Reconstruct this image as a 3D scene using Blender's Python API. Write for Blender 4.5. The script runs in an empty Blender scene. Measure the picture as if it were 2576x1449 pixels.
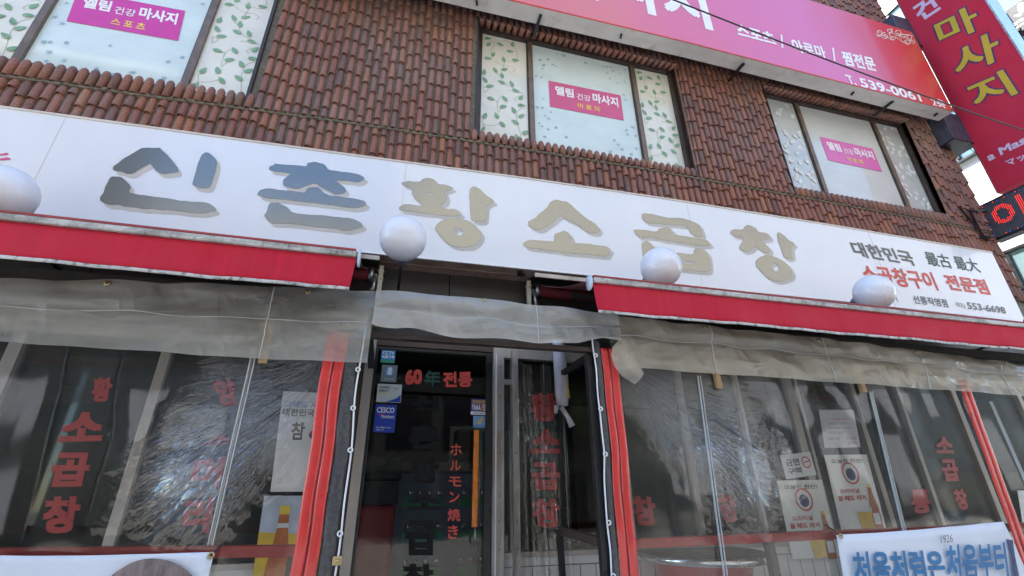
import bpy, bmesh, math, random
from mathutils import Vector, Matrix
random.seed(7)
sc = bpy.context.scene
COL = sc.collection
RAD = math.radians

# ------------------------------------------------------------------ camera, sky, sun, exposure
YAW, PITCH, ROLL, FOC = RAD(14.8314), RAD(23.9357), RAD(-0.5375), 0.903243
EYE = Vector((0, 0, 1.35))
_cy, _sy, _cp, _sp = math.cos(YAW), math.sin(YAW), math.cos(PITCH), math.sin(PITCH)
FWD = Vector((_sy*_cp, _cy*_cp, _sp)); _r = Vector((_cy, -_sy, 0)); _u = _r.cross(FWD)
CR = math.cos(ROLL)*_r + math.sin(ROLL)*_u; CU = -math.sin(ROLL)*_r + math.cos(ROLL)*_u
cam = bpy.data.cameras.new('camera'); camo = bpy.data.objects.new('camera', cam); COL.objects.link(camo)
cam.sensor_width = 36; cam.lens = 18*FOC; cam.clip_start = 0.05; cam.clip_end = 500
m = Matrix((CR, CU, -FWD)).transposed().to_4x4(); m.translation = EYE; camo.matrix_world = m
sc.camera = camo
SUN_EL, SUN_AZ = RAD(50), math.atan2(-0.77, 0.64)          # azimuth measured from +Y towards +X
sdir = Vector((math.sin(SUN_AZ)*math.cos(SUN_EL), math.cos(SUN_AZ)*math.cos(SUN_EL), math.sin(SUN_EL)))
w = bpy.data.worlds.new('World'); sc.world = w; w.use_nodes = True
wn = w.node_tree.nodes; wl = w.node_tree.links
sky = wn.new('ShaderNodeTexSky'); sky.sky_type = 'NISHITA'; sky.sun_disc = False
sky.sun_elevation = SUN_EL; sky.sun_rotation = SUN_AZ; sky.air_density = 1.0; sky.dust_density = 0.15; sky.ozone_density = 3.0
wl.new(sky.outputs[0], wn['Background'].inputs[0]); wn['Background'].inputs[1].default_value = 0.15
sl = bpy.data.lights.new('sun', 'SUN'); sl.energy = 3.0; sl.angle = RAD(0.5); sl.color = (1, .95, .87)
so = bpy.data.objects.new('sun', sl); COL.objects.link(so); so.rotation_euler = (-sdir).to_track_quat('-Z', 'Y').to_euler()
sc.view_settings.view_transform = 'Standard'; sc.view_settings.look = 'None'
sc.view_settings.exposure = 2.2; sc.view_settings.gamma = 1
sc.cycles.use_denoising = True
sc.cycles.max_bounces = 12; sc.cycles.transparent_max_bounces = 24; sc.cycles.sample_clamp_indirect = 6

# ------------------------------------------------------------------ helpers
KX = 0.62890625                                              # full-resolution pixels -> 2576-wide pixels used below
def ray(px, py): return FWD + CR*((px-1288)/1288/FOC) + CU*((724.5-py)/1288/FOC)
def at(px, py, Y): d = ray(px, py); return EYE + d*(Y/d.y)   # point where the sight line meets the plane y = Y
def atx(px, py, X): d = ray(px, py); return EYE + d*(X/d.x)
def zf(ox, oy, s): return lambda x, y: ((ox + x*s)*KX, (oy + y*s)*KX)
Z1 = zf(0, 0, 1400/2536); Z2 = zf(1350, 0, 1400/2536); Z3 = zf(2696, 0, 1400/2536)
Z5 = zf(1350, 750, 1400/2536); Z7 = zf(0, 1504, 1400/2536); Z8 = zf(1350, 1504, 1400/2536); Z9 = zf(2696, 1504, 1400/2536)
ZS = zf(3300, 900, 796/2575)
def interp(x, tab):
    if x <= tab[0][0]: return tab[0][1]
    for (a, va), (b, vb) in zip(tab, tab[1:]):
        if x <= b: return va + (vb-va)*(x-a)/(b-a)
    return tab[-1][1]
def lin(c):
    return tuple(((v/255)/12.92 if v/255 <= .04045 else ((v/255+.055)/1.055)**2.4) for v in c)

def tag(o, label=None, cat=None, group=None, kind=None):
    if label: o['label'] = label
    if cat: o['category'] = cat
    if group: o['group'] = group
    if kind: o['kind'] = kind
    return o
def thing(name, label, cat, loc=(0, 0, 0), group=None):
    o = bpy.data.objects.new(name, None); COL.objects.link(o); o.location = loc; o.empty_display_size = .1
    return tag(o, label, cat, group)
def wparent(o): return Vector(o.location) + (wparent(o.parent) if o.parent else Vector((0, 0, 0)))
def link(me, name, parent=None, origin=None):
    o = bpy.data.objects.new(name, me); COL.objects.link(o)
    if parent is not None:
        o.parent = parent; o.location = -wparent(parent)
    elif origin is not None:
        me.transform(Matrix.Translation(-Vector(origin))); o.location = origin
    return o
class MB:
    def __init__(s): s.v = []; s.f = []; s.mi = []; s.sm = []
    def add(s, vs, fs, mi=0, smooth=False):
        b = len(s.v); s.v += [tuple(v) for v in vs]
        for f in fs: s.f.append(tuple(b+i for i in f)); s.mi.append(mi); s.sm.append(smooth)
    def box(s, x0, x1, y0, y1, z0, z1, mi=0):
        vs = [(x, y, z) for z in (z0, z1) for y in (y0, y1) for x in (x0, x1)]
        s.add(vs, [(0, 2, 3, 1), (4, 5, 7, 6), (0, 1, 5, 4), (2, 6, 7, 3), (0, 4, 6, 2), (1, 3, 7, 5)], mi)
    def hexa(s, lo, hi, mi=0):                               # two quads (same winding) joined
        s.add(list(lo)+list(hi), [(3, 2, 1, 0), (4, 5, 6, 7), (0, 1, 5, 4), (1, 2, 6, 5), (2, 3, 7, 6), (3, 0, 4, 7)], mi)
    def bar(s, a, b, wx, wy, mi=0, up=Vector((0, 0, 1))):    # rectangular bar from a to b
        a = Vector(a); b = Vector(b); d = (b-a).normalized()
        if abs(d.dot(up)) > .95: up = Vector((0, 1, 0))
        sx = d.cross(up).normalized()*wx/2; sy = sx.cross(d).normalized()*wy/2
        q = lambda c: [c-sx-sy, c+sx-sy, c+sx+sy, c-sx+sy]
        s.hexa(q(a), q(b), mi)
    def tube(s, pts, r, n=8, mi=0, cap=True):
        pts = [Vector(p) for p in pts]; rings = []
        rs = r if isinstance(r, (list, tuple)) else [r]*len(pts)
        ref = None
        for i, p in enumerate(pts):
            d = (pts[min(i+1, len(pts)-1)]-pts[max(i-1, 0)]).normalized()
            if ref is None: ref = Vector((0, 0, 1)) if abs(d.z) < .9 else Vector((1, 0, 0))
            a = d.cross(ref).normalized(); b = a.cross(d).normalized(); ref = b
            rings.append([p + (a*math.cos(2*math.pi*k/n)+b*math.sin(2*math.pi*k/n))*rs[i] for k in range(n)])
        vs = [v for rg in rings for v in rg]; fs = []
        for i in range(len(pts)-1):
            for k in range(n): fs.append((i*n+k, i*n+(k+1) % n, (i+1)*n+(k+1) % n, (i+1)*n+k))
        if cap: fs.append(tuple(range(n-1, -1, -1))); fs.append(tuple((len(pts)-1)*n+k for k in range(n)))
        s.add(vs, fs, mi, True)
    def lathe(s, c, prof, n=32, mi=0, axis='z'):
        vs = []; fs = []
        for r, h in prof:
            for k in range(n):
                a = 2*math.pi*k/n
                p = (r*math.cos(a), r*math.sin(a), h) if axis == 'z' else (r*math.cos(a), h, r*math.sin(a))
                vs.append((c[0]+p[0], c[1]+p[1], c[2]+p[2]))
        for i in range(len(prof)-1):
            for k in range(n): fs.append((i*n+k, i*n+(k+1) % n, (i+1)*n+(k+1) % n, (i+1)*n+k))
        s.add(vs, fs, mi, True)
    def grid(s, fn, nu, nv, mi=0, smooth=True):
        vs = [fn(i/nu, j/nv) for j in range(nv+1) for i in range(nu+1)]
        fs = [(j*(nu+1)+i, j*(nu+1)+i+1, (j+1)*(nu+1)+i+1, (j+1)*(nu+1)+i) for j in range(nv) for i in range(nu)]
        s.add(vs, fs, mi, smooth)
    def mesh(s, name, mats):
        me = bpy.data.meshes.new(name); me.from_pydata(s.v, [], s.f)
        for mt in (mats if isinstance(mats, (list, tuple)) else [mats]): me.materials.append(mt)
        me.polygons.foreach_set('material_index', s.mi); me.polygons.foreach_set('use_smooth', s.sm); me.update()
        return me
    def build(s, name, mats, parent=None, origin=None, bevel=0, solid=0):
        o = link(s.mesh(name, mats), name, parent, origin)
        if solid:
            md = o.modifiers.new('thick', 'SOLIDIFY'); md.thickness = solid; md.offset = 0
        if bevel:
            md = o.modifiers.new('bev', 'BEVEL'); md.width = bevel; md.segments = 2; md.limit_method = 'ANGLE'
        return o
def curve_eval(cu):
    o = bpy.data.objects.new('tmp', cu); COL.objects.link(o)
    bpy.context.view_layer.update()
    dg = bpy.context.evaluated_depsgraph_get(); me = o.evaluated_get(dg).to_mesh()
    vs = [(v.co.x, v.co.y) for v in me.vertices]; fs = [tuple(p.vertices) for p in me.polygons]
    bpy.data.objects.remove(o); bpy.data.curves.remove(cu)
    return vs, fs
_tc = {}
def text2d(body, bold=0.0, sp=1.0):                          # glyph outlines fitted to the unit square
    k = (body, bold, sp)
    if k not in _tc:
        cu = bpy.data.curves.new('t', 'FONT'); cu.body = body; cu.space_character = sp; cu.resolution_u = 3
        vs, fs = curve_eval(cu)
        x0 = min(v[0] for v in vs); x1 = max(v[0] for v in vs); y0 = min(v[1] for v in vs); y1 = max(v[1] for v in vs)
        b = bold; W, H = x1-x0+2*b, y1-y0+2*b; V = []; F = []
        for i, (dx, dy) in enumerate(((b, b), (b, -b), (-b, -b), (-b, b), (0, 0)) if b else ((0, 0),)):   # weight: shifted copies, each a hair in front of the last
            F += [tuple(len(V)+q for q in f) for f in fs]; V += [((v[0]-x0+b+dx)/W, (v[1]-y0+b+dy)/H, i*.00012) for v in vs]
        _tc[k] = (V, F)
    return _tc[k]
def put_text(mb, body, O, U, V, bold=0.0, sp=1.0, mi=0):     # O lower-left corner, U and V edges of the text's box
    vs, fs = text2d(body, bold, sp); O, U, V = Vector(O), Vector(U), Vector(V)
    n = U.cross(V).normalized(); mb.add([O+U*a+V*b+n*c for a, b, c in vs], fs, mi)
def text_px(mb, body, LB, RB, LT, Y, bold=0.0, sp=1.0, mi=0):
    o = at(*LB, Y); put_text(mb, body, o, at(*RB, Y)-o, at(*LT, Y)-o, bold, sp, mi)
def text_lrtb(mb, body, L, R, T, B, Y, bold=0.0, sp=1.0, mi=0):
    x0, x1, z1, z0 = at(*L, Y).x, at(*R, Y).x, at(*T, Y).z, at(*B, Y).z
    put_text(mb, body, (x0, Y, z0), (x1-x0, 0, 0), (0, 0, z1-z0), bold, sp, mi)
def poly2d(loops):                                           # filled outline with holes
    cu = bpy.data.curves.new('p', 'CURVE'); cu.dimensions = '2D'; cu.fill_mode = 'BOTH'
    for lp in loops:
        s = cu.splines.new('POLY'); s.points.add(len(lp)-1); s.use_cyclic_u = True
        for p, q in zip(s.points, lp): p.co = (q[0], q[1], 0, 1)
    return curve_eval(cu)
def chaikin(lp, n=1):
    for _ in range(n):
        out = []
        for i in range(len(lp)):
            a, b = lp[i], lp[(i+1) % len(lp)]
            out += [(a[0]*.75+b[0]*.25, a[1]*.75+b[1]*.25), (a[0]*.25+b[0]*.75, a[1]*.25+b[1]*.75)]
        lp = out
    return lp
def put_poly(mb, loops, Y, mi=0):                            # loops of (x, z)
    vs, fs = poly2d(loops); mb.add([(v[0], Y, v[1]) for v in vs], fs, mi)
def disc(mb, c, r, Y, mi=0, n=20, rx=None):
    mb.add([(c[0]+(rx or r)*math.cos(2*math.pi*k/n), Y, c[1]+r*math.sin(2*math.pi*k/n)) for k in range(n)], [tuple(range(n))], mi)
def ring(mb, c, r0, r1, Y, mi=0, n=28):
    vs = [(c[0]+r*math.cos(2*math.pi*k/n), Y, c[1]+r*math.sin(2*math.pi*k/n)) for r in (r0, r1) for k in range(n)]
    mb.add(vs, [(k, (k+1) % n, n+(k+1) % n, n+k) for k in range(n)], mi)
def copy_tree(o, parent=None):
    c = o.copy(); COL.objects.link(c); c.parent = parent
    for ch in list(o.children): copy_tree(ch, c)
    return c

# ------------------------------------------------------------------ materials
class NT:
    def __init__(s, name):
        s.m = bpy.data.materials.new(name); s.m.use_nodes = True; s.t = s.m.node_tree; s.n = s.t.nodes; s.l = s.t.links
        s.bsdf = s.n['Principled BSDF']; s.out = s.n['Material Output']; s.tc = s.n.new('ShaderNodeTexCoord')
    def N(s, typ, **kw):
        nd = s.n.new(typ)
        for k, v in kw.items():
            if hasattr(nd, k): setattr(nd, k, v)
            else: nd.inputs[k.replace('_', ' ')].default_value = v
        return nd
    def L(s, a, b): s.l.new(a, b)
    def coord(s, scale=(1, 1, 1), rot=(0, 0, 0), src='Object'):
        mp = s.N('ShaderNodeMapping'); mp.inputs['Scale'].default_value = scale; src_ = s.tc.outputs[src]
        if any(rot):
            mr = s.N('ShaderNodeMapping'); mr.inputs['Rotation'].default_value = rot; s.L(src_, mr.inputs[0]); src_ = mr.outputs[0]
        s.L(src_, mp.inputs[0]); return mp.outputs[0]
    def noise(s, scale=5, detail=4, rough=.55, co=None, stretch=(1, 1, 1), rot=(0, 0, 0)):
        nd = s.N('ShaderNodeTexNoise'); nd.inputs['Scale'].default_value = scale; nd.inputs['Detail'].default_value = detail
        nd.inputs['Roughness'].default_value = rough; s.L(co or s.coord(stretch, rot), nd.inputs['Vector']); return nd.outputs[0]
    def ramp(s, fac, stops):
        r = s.N('ShaderNodeValToRGB'); e = r.color_ramp.elements
        while len(e) < len(stops): e.new(.5)
        for el, (p, c) in zip(e, stops): el.position = p; el.color = (c if hasattr(c, '__len__') else (c, c, c))[:3] + (1,)
        s.L(fac, r.inputs[0]); return r.outputs[0]
    def mix(s, f, a, b, typ='MIX'):
        x = s.N('ShaderNodeMix'); x.data_type = 'RGBA'; x.blend_type = typ
        for v, i in ((f, 0), (a, 6), (b, 7)):
            if hasattr(v, 'is_linked') or hasattr(v, 'links'): s.L(v, x.inputs[i])
            else: x.inputs[i].default_value = v if i == 0 else (tuple(v)+(1,))[:4]
        return x.outputs[2]
    def math(s, op, a, b=0):
        x = s.N('ShaderNodeMath'); x.operation = op
        for v, i in ((a, 0), (b, 1)):
            if hasattr(v, 'links'): s.L(v, x.inputs[i])
            else: x.inputs[i].default_value = v
        return x.outputs[0]
    def bump(s, h, strength=.3, dist=.01):
        b = s.N('ShaderNodeBump'); b.inputs['Strength'].default_value = strength; b.inputs['Distance'].default_value = dist
        s.L(h, b.inputs['Height']); return b.outputs[0]
    def set(s, **kw):
        for k, v in kw.items():
            i = s.bsdf.inputs[k.replace('_', ' ')]
            if hasattr(v, 'links'): s.L(v, i)
            else: i.default_value = v if not hasattr(v, '__len__') else (tuple(v)+(1,))[:4]
        return s
def PM(name, col, rough=.6, metal=0.0, var=.15, vs=6, bump=0.0, bs=60, coat=0.0, stretch=(1, 1, 1), dirt=None, ds=9, dlo=.55, dhi=.75):
    t = NT(name); c = Vector(col)
    n = t.noise(vs, 5, .6, stretch=stretch)
    base = t.mix(t.ramp(n, [(.3, 0.0), (.7, 1.0)]), c*(1-var), [min(1, v) for v in c*(1+var)])
    if dirt: base = t.mix(t.ramp(t.noise(ds, 8, .65, stretch=stretch), [(dlo, 0.0), (dhi, 1.0)]), base, dirt)
    rr = t.ramp(t.noise(vs*2.3, 3), [(.3, max(0, rough-.08)), (.7, min(1, rough+.08))])
    t.set(Base_Color=base, Roughness=rr, Metallic=metal, Coat_Weight=coat)
    if coat: t.set(Coat_Roughness=.05 if name == 'opal_globe' else .12)
    if bump: t.set(Normal=t.bump(t.noise(bs, 4, .6, stretch=stretch), bump, .005))
    return t.m
def glass(name, tint=(.75, .8, .78), refl=.10, rough=.03, bumps=0):
    t = NT(name); tr = t.N('ShaderNodeBsdfTransparent'); tr.inputs[0].default_value = tint+(1,)
    gl = t.N('ShaderNodeBsdfGlossy'); gl.inputs['Roughness'].default_value = rough
    lw = t.N('ShaderNodeLayerWeight'); lw.inputs[0].default_value = .25
    f = t.math('ADD', t.math('MULTIPLY', lw.outputs['Fresnel'], .9), refl-.04)
    mx = t.N('ShaderNodeMixShader'); t.L(f, mx.inputs[0]); t.L(tr.outputs[0], mx.inputs[1]); t.L(gl.outputs[0], mx.inputs[2])
    if bumps: t.L(t.bump(t.noise(3, 2), bumps, .01), gl.inputs['Normal'])
    t.L(mx.outputs[0], t.out.inputs[0]); return t.m
def vinyl(name, corner, U, haze=.04, tint=(.95, .955, .94), fan=(.10, .42), reach=1.25, amp=1.0, gain=.20):
    """clear soft plastic: see-through and shiny, with creases fanning out from a pulled corner and a thin film of dust and beige haze painted in for reflected street light"""
    t = NT(name); U = Vector(U).normalized(); V = Vector((-U.z, 0, U.x))
    def along(d):
        n = t.N('ShaderNodeVectorMath'); n.operation = 'DOT_PRODUCT'; n.inputs[1].default_value = d; t.L(t.tc.outputs['Object'], n.inputs[0])
        return t.math('SUBTRACT', n.outputs['Value'], Vector(corner).dot(d))
    u, v = along(U), along(V); up = t.math('ADD', t.math('ABSOLUTE', u), .12); ang = t.math('DIVIDE', v, up)
    def polar(ka, ku, det, seed):
        c = t.N('ShaderNodeCombineXYZ'); t.L(t.math('MULTIPLY', ang, ka), c.inputs[0]); t.L(t.math('MULTIPLY', u, ku), c.inputs[1]); c.inputs[2].default_value = seed
        return t.noise(1, det, .6, co=c.outputs[0])
    rid = lambda q: t.math('SUBTRACT', 1, t.math('MULTIPLY', t.math('ABSOLUTE', t.math('SUBTRACT', q, .5)), 4.0))
    lumps = t.noise(1.1, 2, .5); patch = t.noise(3.2, 3, .6)
    edge_ = t.math('DIVIDE', t.math('ABSOLUTE', v), t.math('ADD', t.math('MULTIPLY', up, fan[1]), fan[0]))
    m = t.math('ADD', t.math('ADD', edge_, t.math('MULTIPLY', t.math('SUBTRACT', patch, .5), 1.25)), t.math('MULTIPLY', t.math('POWER', t.math('DIVIDE', up, reach), 4), 1.0))
    mask = t.ramp(t.math('MULTIPLY', m, .8), [(.12, 1.0), (.45, .5), (.85, 0.0)])
    cr = rid(polar(9, 1.6, 3, 1.0)); fine = rid(polar(26, 7, 3, 4.0)); tiny = t.noise(26, 2, .5, stretch=(1, 1, .8))
    h = t.math('MULTIPLY', t.math('ADD', t.math('MULTIPLY', cr, .022), t.math('ADD', t.math('MULTIPLY', fine, .010), t.math('MULTIPLY', tiny, .006))), t.math('MULTIPLY', mask, amp))
    h = t.math('ADD', h, t.math('MULTIPLY', lumps, .030))
    nrm = t.bump(h, 1.0, 1.0)
    tr = t.N('ShaderNodeBsdfTransparent'); tr.inputs[0].default_value = tint+(1,)
    gl = t.N('ShaderNodeBsdfGlossy'); gl.inputs['Roughness'].default_value = .06; t.L(nrm, gl.inputs['Normal'])
    df = t.N('ShaderNodeBsdfDiffuse'); df.inputs[0].default_value = (.62, .59, .50, 1)
    fr = t.N('ShaderNodeFresnel'); fr.inputs[0].default_value = 1.5; t.L(nrm, fr.inputs['Normal'])
    f = t.math('ADD', t.math('ADD', t.math('MULTIPLY', fr.outputs[0], .95), .008), t.math('MULTIPLY', mask, gain))
    m1 = t.N('ShaderNodeMixShader'); t.L(f, m1.inputs[0]); t.L(tr.outputs[0], m1.inputs[1]); t.L(gl.outputs[0], m1.inputs[2])
    hz = t.ramp(t.math('ADD', t.math('MULTIPLY', t.noise(1.5, 5, .6), .6), t.math('MULTIPLY', t.noise(1, 5, .65, stretch=(22, 1, .8)), .4)), [(.35, haze*.3), (.68, haze*2)])
    m2 = t.N('ShaderNodeMixShader'); t.L(hz, m2.inputs[0]); t.L(m1.outputs[0], m2.inputs[1]); t.L(df.outputs[0], m2.inputs[2])
    t.L(m2.outputs[0], t.out.inputs[0]); return t.m
def tarp(name, col, alpha=.30):
    """milky weathered plastic sheet: partly see-through, soft shine, pulled folds and warm stains"""
    t = NT(name)
    q = t.noise(1, 2, .5, stretch=(1.5, 1, 5), rot=(0, .10, 0)); q2 = t.noise(1, 2, .5, stretch=(5, 1, 2.2), rot=(0, .5, 0)); soft = t.noise(1.6, 5, .6); spots = t.noise(16, 6, .7)
    rid = lambda v: t.math('SUBTRACT', 1, t.math('MULTIPLY', t.math('ABSOLUTE', t.math('SUBTRACT', v, .5)), 3.0))
    base = t.mix(t.ramp(soft, [(.35, 0.0), (.68, 1.0)]), Vector(col)*.75, Vector(col)*1.15)
    base = t.mix(t.ramp(spots, [(.60, 0.0), (.80, .55)]), base, (.20, .15, .09))
    base = t.mix(t.ramp(t.noise(2.4, 4, .6, stretch=(1, 1, .7)), [(.58, 0.0), (.78, .35)]), base, (.36, .29, .19))
    nrm = t.bump(t.math('ADD', t.math('ADD', rid(q), t.math('MULTIPLY', rid(q2), .7)), t.math('MULTIPLY', soft, 1.0)), 1.0, .036)
    t.set(Base_Color=base, Roughness=.38, Coat_Weight=.8, Coat_Roughness=.09, Normal=nrm, Coat_Normal=nrm)
    tl = t.N('ShaderNodeBsdfTranslucent'); t.L(base, tl.inputs[0])
    m0 = t.N('ShaderNodeMixShader'); m0.inputs[0].default_value = .3; t.L(t.bsdf.outputs[0], m0.inputs[1]); t.L(tl.outputs[0], m0.inputs[2])
    tr = t.N('ShaderNodeBsdfTransparent'); tr.inputs[0].default_value = (.93, .93, .9, 1)
    m1 = t.N('ShaderNodeMixShader'); t.L(t.ramp(t.math('ADD', t.math('MULTIPLY', soft, .6), t.math('MULTIPLY', q, .4)), [(.32, alpha*.35), (.66, alpha*1.5)]), m1.inputs[0])
    t.L(m0.outputs[0], m1.inputs[1]); t.L(tr.outputs[0], m1.inputs[2]); t.L(m1.outputs[0], t.out.inputs[0]); return t.m
def tile_mat():
    t = NT('clay_tile'); at_ = t.N('ShaderNodeAttribute'); at_.attribute_name = 'tile_col'
    vo = t.N('ShaderNodeTexVoronoi'); vo.inputs['Scale'].default_value = 1; vo.inputs['Randomness'].default_value = .55
    t.L(t.coord((48, 6, 36)), vo.inputs['Vector'])
    sep = t.N('ShaderNodeSeparateXYZ'); sub = t.N('ShaderNodeVectorMath'); sub.operation = 'SUBTRACT'
    t.L(t.coord((48, 6, 36)), sub.inputs[0]); t.L(vo.outputs['Position'], sub.inputs[1]); t.L(sub.outputs[0], sep.inputs[0])
    dash = t.math('MULTIPLY', t.math('LESS_THAN', t.math('ABSOLUTE', sep.outputs[2]), .085), t.math('LESS_THAN', t.math('ABSOLUTE', sep.outputs[0]), .27))
    n = t.noise(30, 6, .7); c = t.mix(t.ramp(n, [(.35, 0.0), (.75, .4)]), at_.outputs['Color'], (.10, .065, .05))
    c = t.mix(t.math('MULTIPLY', dash, .75), c, (.03, .02, .018))
    c = t.mix(t.ramp(t.noise(1.1, 4, .6), [(.5, 0.0), (.75, .35)]), c, (.30, .24, .2))
    t.set(Base_Color=c, Roughness=.62, Normal=t.bump(t.math('SUBTRACT', t.math('MULTIPLY', n, .5), dash), .5, .003))
    return t.m
M = {}
M['tile'] = tile_mat()
M['mortar'] = PM('mortar', (.16, .145, .12), .9, var=.35, vs=25, bump=.5, bs=80)
M['moss'] = PM('mossy_mortar', (.17, .14, .10), .95, var=.5, vs=40, bump=.8, bs=90, dirt=(.08, .08, .035), ds=18)
M['dark_frame'] = PM('bronze_frame', (.05, .035, .028), .4, .3, var=.25, vs=10)
M['mid_frame'] = PM('brown_frame', (.16, .115, .085), .4, .35, var=.25, vs=10)
def film(name, col, edge=None):
    t = NT(name); n = t.noise(3, 4, .6, stretch=(1, 1, 1.6))
    b = t.mix(t.ramp(n, [(.35, 0.0), (.7, 1.0)]), Vector(col)*.93, [min(1, v*1.05) for v in col])
    t.set(Base_Color=b, Roughness=.35, Coat_Weight=.7, Coat_Roughness=.04, Normal=t.bump(t.noise(2.2, 3), .12, .02)); return t.m
M['film_cream'] = film('cream_window_film', (.72, .70, .60))
M['film_blue'] = film('pale_blue_window_film', (.60, .69, .66))
M['film_frost'] = film('frosted_window_film', (.50, .52, .50))
M['film_frost2'] = film('clear_frosted_window_film', (.57, .59, .56))
M['leaf'] = PM('printed_leaf', (.20, .36, .22), .5, var=.25, vs=20)
M['leaf_pale'] = PM('pale_printed_leaf', (.68, .69, .66), .5, var=.1)
M['stem'] = PM('printed_stem', (.42, .43, .32), .5, var=.1)
M['flower'] = PM('printed_flower', (.30, .43, .47), .5, var=.2, vs=15)
def signface():
    t = NT('white_sign_face'); n = t.noise(1.2, 5, .6, stretch=(1, 1, .5)); st = t.noise(1, 6, .7, stretch=(9, 1, .5))
    b = t.mix(t.ramp(n, [(.3, 0.0), (.7, 1.0)]), (.66, .68, .735), (.73, .745, .785))
    b = t.mix(t.ramp(st, [(.62, 0.0), (.85, .25)]), b, (.6, .58, .54))
    t.set(Base_Color=b, Roughness=.3, Coat_Weight=.6, Coat_Roughness=.10, Normal=t.bump(t.noise(.9, 2), .06, .03)); return t.m
M['sign_white'] = signface()
def lettermat():
    t = NT('metallic_lettering'); n = t.noise(1.5, 3)
    t.set(Base_Color=t.mix(n, (.205, .20, .185), (.235, .23, .21)), Metallic=1.0, Roughness=.2, Normal=t.bump(t.noise(1.1, 2), .05, .03)); return t.m
M['letter'] = lettermat()
M['letter_shadow'] = PM('printed_letter_edge', (.50, .47, .43), .45, var=.05)
M['ink_dark'] = PM('dark_grey_ink', (.045, .045, .045), .35, var=.2, coat=.3)
M['ink_black'] = PM('matt_black_lettering', (.004, .004, .004), .9)
M['ink_grey'] = PM('grey_ink', (.13, .13, .13), .4, var=.15)
M['ink_green'] = PM('dark_green_ink', (.02, .065, .05), .4, var=.2)
M['ink_red'] = PM('red_ink', (.62, .07, .05), .45, var=.12)
M['glass_red'] = PM('red_glass_lettering', (.46, .025, .025), .45, var=.12)
M['ink_navy'] = PM('navy_ink', (.03, .05, .14), .45, var=.15)
M['ink_blue'] = PM('blue_ink', (.03, .17, .36), .45, var=.15)
M['ink_sky'] = PM('light_blue_ink', (.20, .36, .60), .45, var=.15)
M['white_print'] = PM('white_print', (.82, .81, .82), .4, var=.05)
M['yellow_print'] = PM('yellow_print', (.66, .45, .025), .4, var=.08)
M['gold_print'] = PM('gold_print', (.85, .62, .06), .4, var=.08)
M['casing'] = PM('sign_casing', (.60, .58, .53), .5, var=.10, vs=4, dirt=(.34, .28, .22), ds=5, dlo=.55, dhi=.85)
M['casing_under'] = PM('underside_dirt_and_bounce', (.34, .27, .23), .6, var=.25, vs=3, dirt=(.20, .09, .055), ds=2.5, dlo=.5, dhi=.7)  # dirt, plus the awning's red-brown reflection painted into the colour
M['trim'] = PM('sign_edge_trim', (.60, .53, .46), .45, var=.12)
M['awning'] = PM('crimson_awning_cloth', (.49, .006, .028), .8, var=.08, vs=3, bump=.15, bs=300, dirt=(.38, .006, .024), ds=1, stretch=(14, 1, .5), dlo=.62, dhi=.8)
M['roller'] = PM('dark_red_roller', (.13, .006, .012), .8, var=.3)  # much darker red than the valance cloth
M['canopy'] = PM('dulled_awning_top', (.15, .045, .045), .85, var=.3, vs=4)  # colour dulled to keep red bounce light off the globes
M['awning_roll'] = PM('dull_awning_cloth', (.30, .05, .05), .8, var=.2)
def weathered():
    t = NT('weathered_aluminium'); wv = t.N('ShaderNodeTexWave'); wv.wave_type = 'BANDS'; wv.bands_direction = 'Z'; wv.inputs['Scale'].default_value = 38
    t.L(t.coord(), wv.inputs['Vector']); a = t.noise(7, 8, .7, stretch=(.8, 1, 1.8)); b = t.noise(30, 6, .8, stretch=(1, 1, .3))
    c = t.mix(t.ramp(a, [(.38, 0.0), (.62, 1.0)]), (.30, .28, .235), (.64, .62, .57))
    c = t.mix(t.ramp(b, [(.5, 0.0), (.72, .8)]), c, (.06, .055, .04))
    t.set(Base_Color=c, Roughness=.6, Metallic=.15, Normal=t.bump(wv.outputs[1], .5, .004)); return t.m
M['alu_dirty'] = weathered()
M['hem'] = PM('dirty_white_hem', (.52, .50, .46), .7, var=.25, vs=12, dirt=(.10, .09, .08), ds=30, dlo=.5, dhi=.65)
M['cap'] = PM('pale_plastic_cap', (.55, .60, .68), .35, var=.05, coat=.3)
M['cream_steel'] = PM('cream_steel', (.45, .42, .33), .5, var=.15, dirt=(.12, .09, .06), ds=20)
M['steel'] = PM('bare_steel', (.35, .35, .35), .35, .9, var=.15)
M['black'] = PM('black_steel', (.012, .012, .014), .35, var=.3, coat=.2)
M['dark_panel'] = PM('dark_facade_panel', (.035, .03, .028), .5, var=.25, vs=2)
M['dark_board'] = PM('dark_frame_board', (.02, .018, .015), .85, var=.3)
M['brown_post'] = PM('brown_post', (.06, .038, .03), .45, var=.25)
M['red_rail'] = PM('red_painted_rail', (.50, .045, .04), .45, var=.18, vs=8, coat=.2)
M['globe'] = PM('opal_globe', (.74, .74, .78), .35, var=.03, coat=.4)
M['lamp_cap'] = PM('grey_lamp_cap', (.12, .12, .16), .45, var=.2)
M['alu'] = PM('door_aluminium', (.42, .38, .34), .4, .25, var=.15, vs=5, stretch=(1, 1, .3), dirt=(.20, .15, .12), ds=6)
M['white_wall'] = PM('white_panel_wall', (.62, .61, .58), .6, var=.08, vs=3)
M['groove'] = PM('panel_groove', (.22, .21, .2), .8)
M['glass'] = glass('shop_glass', (.80, .83, .82), .05)
M['door_glass'] = glass('door_glass', (.78, .81, .80), .05)
M['vinyl_l'] = vinyl('clear_vinyl_west', (-.27, 2.5, 2.02), (-.72, 0, -.69), .022)
M['vinyl_r'] = vinyl('clear_vinyl_east', (1.36, 2.5, 2.04), (.80, 0, -.60), .055, reach=1.45)  # heavier beige haze painted in for the warm street reflection
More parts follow.
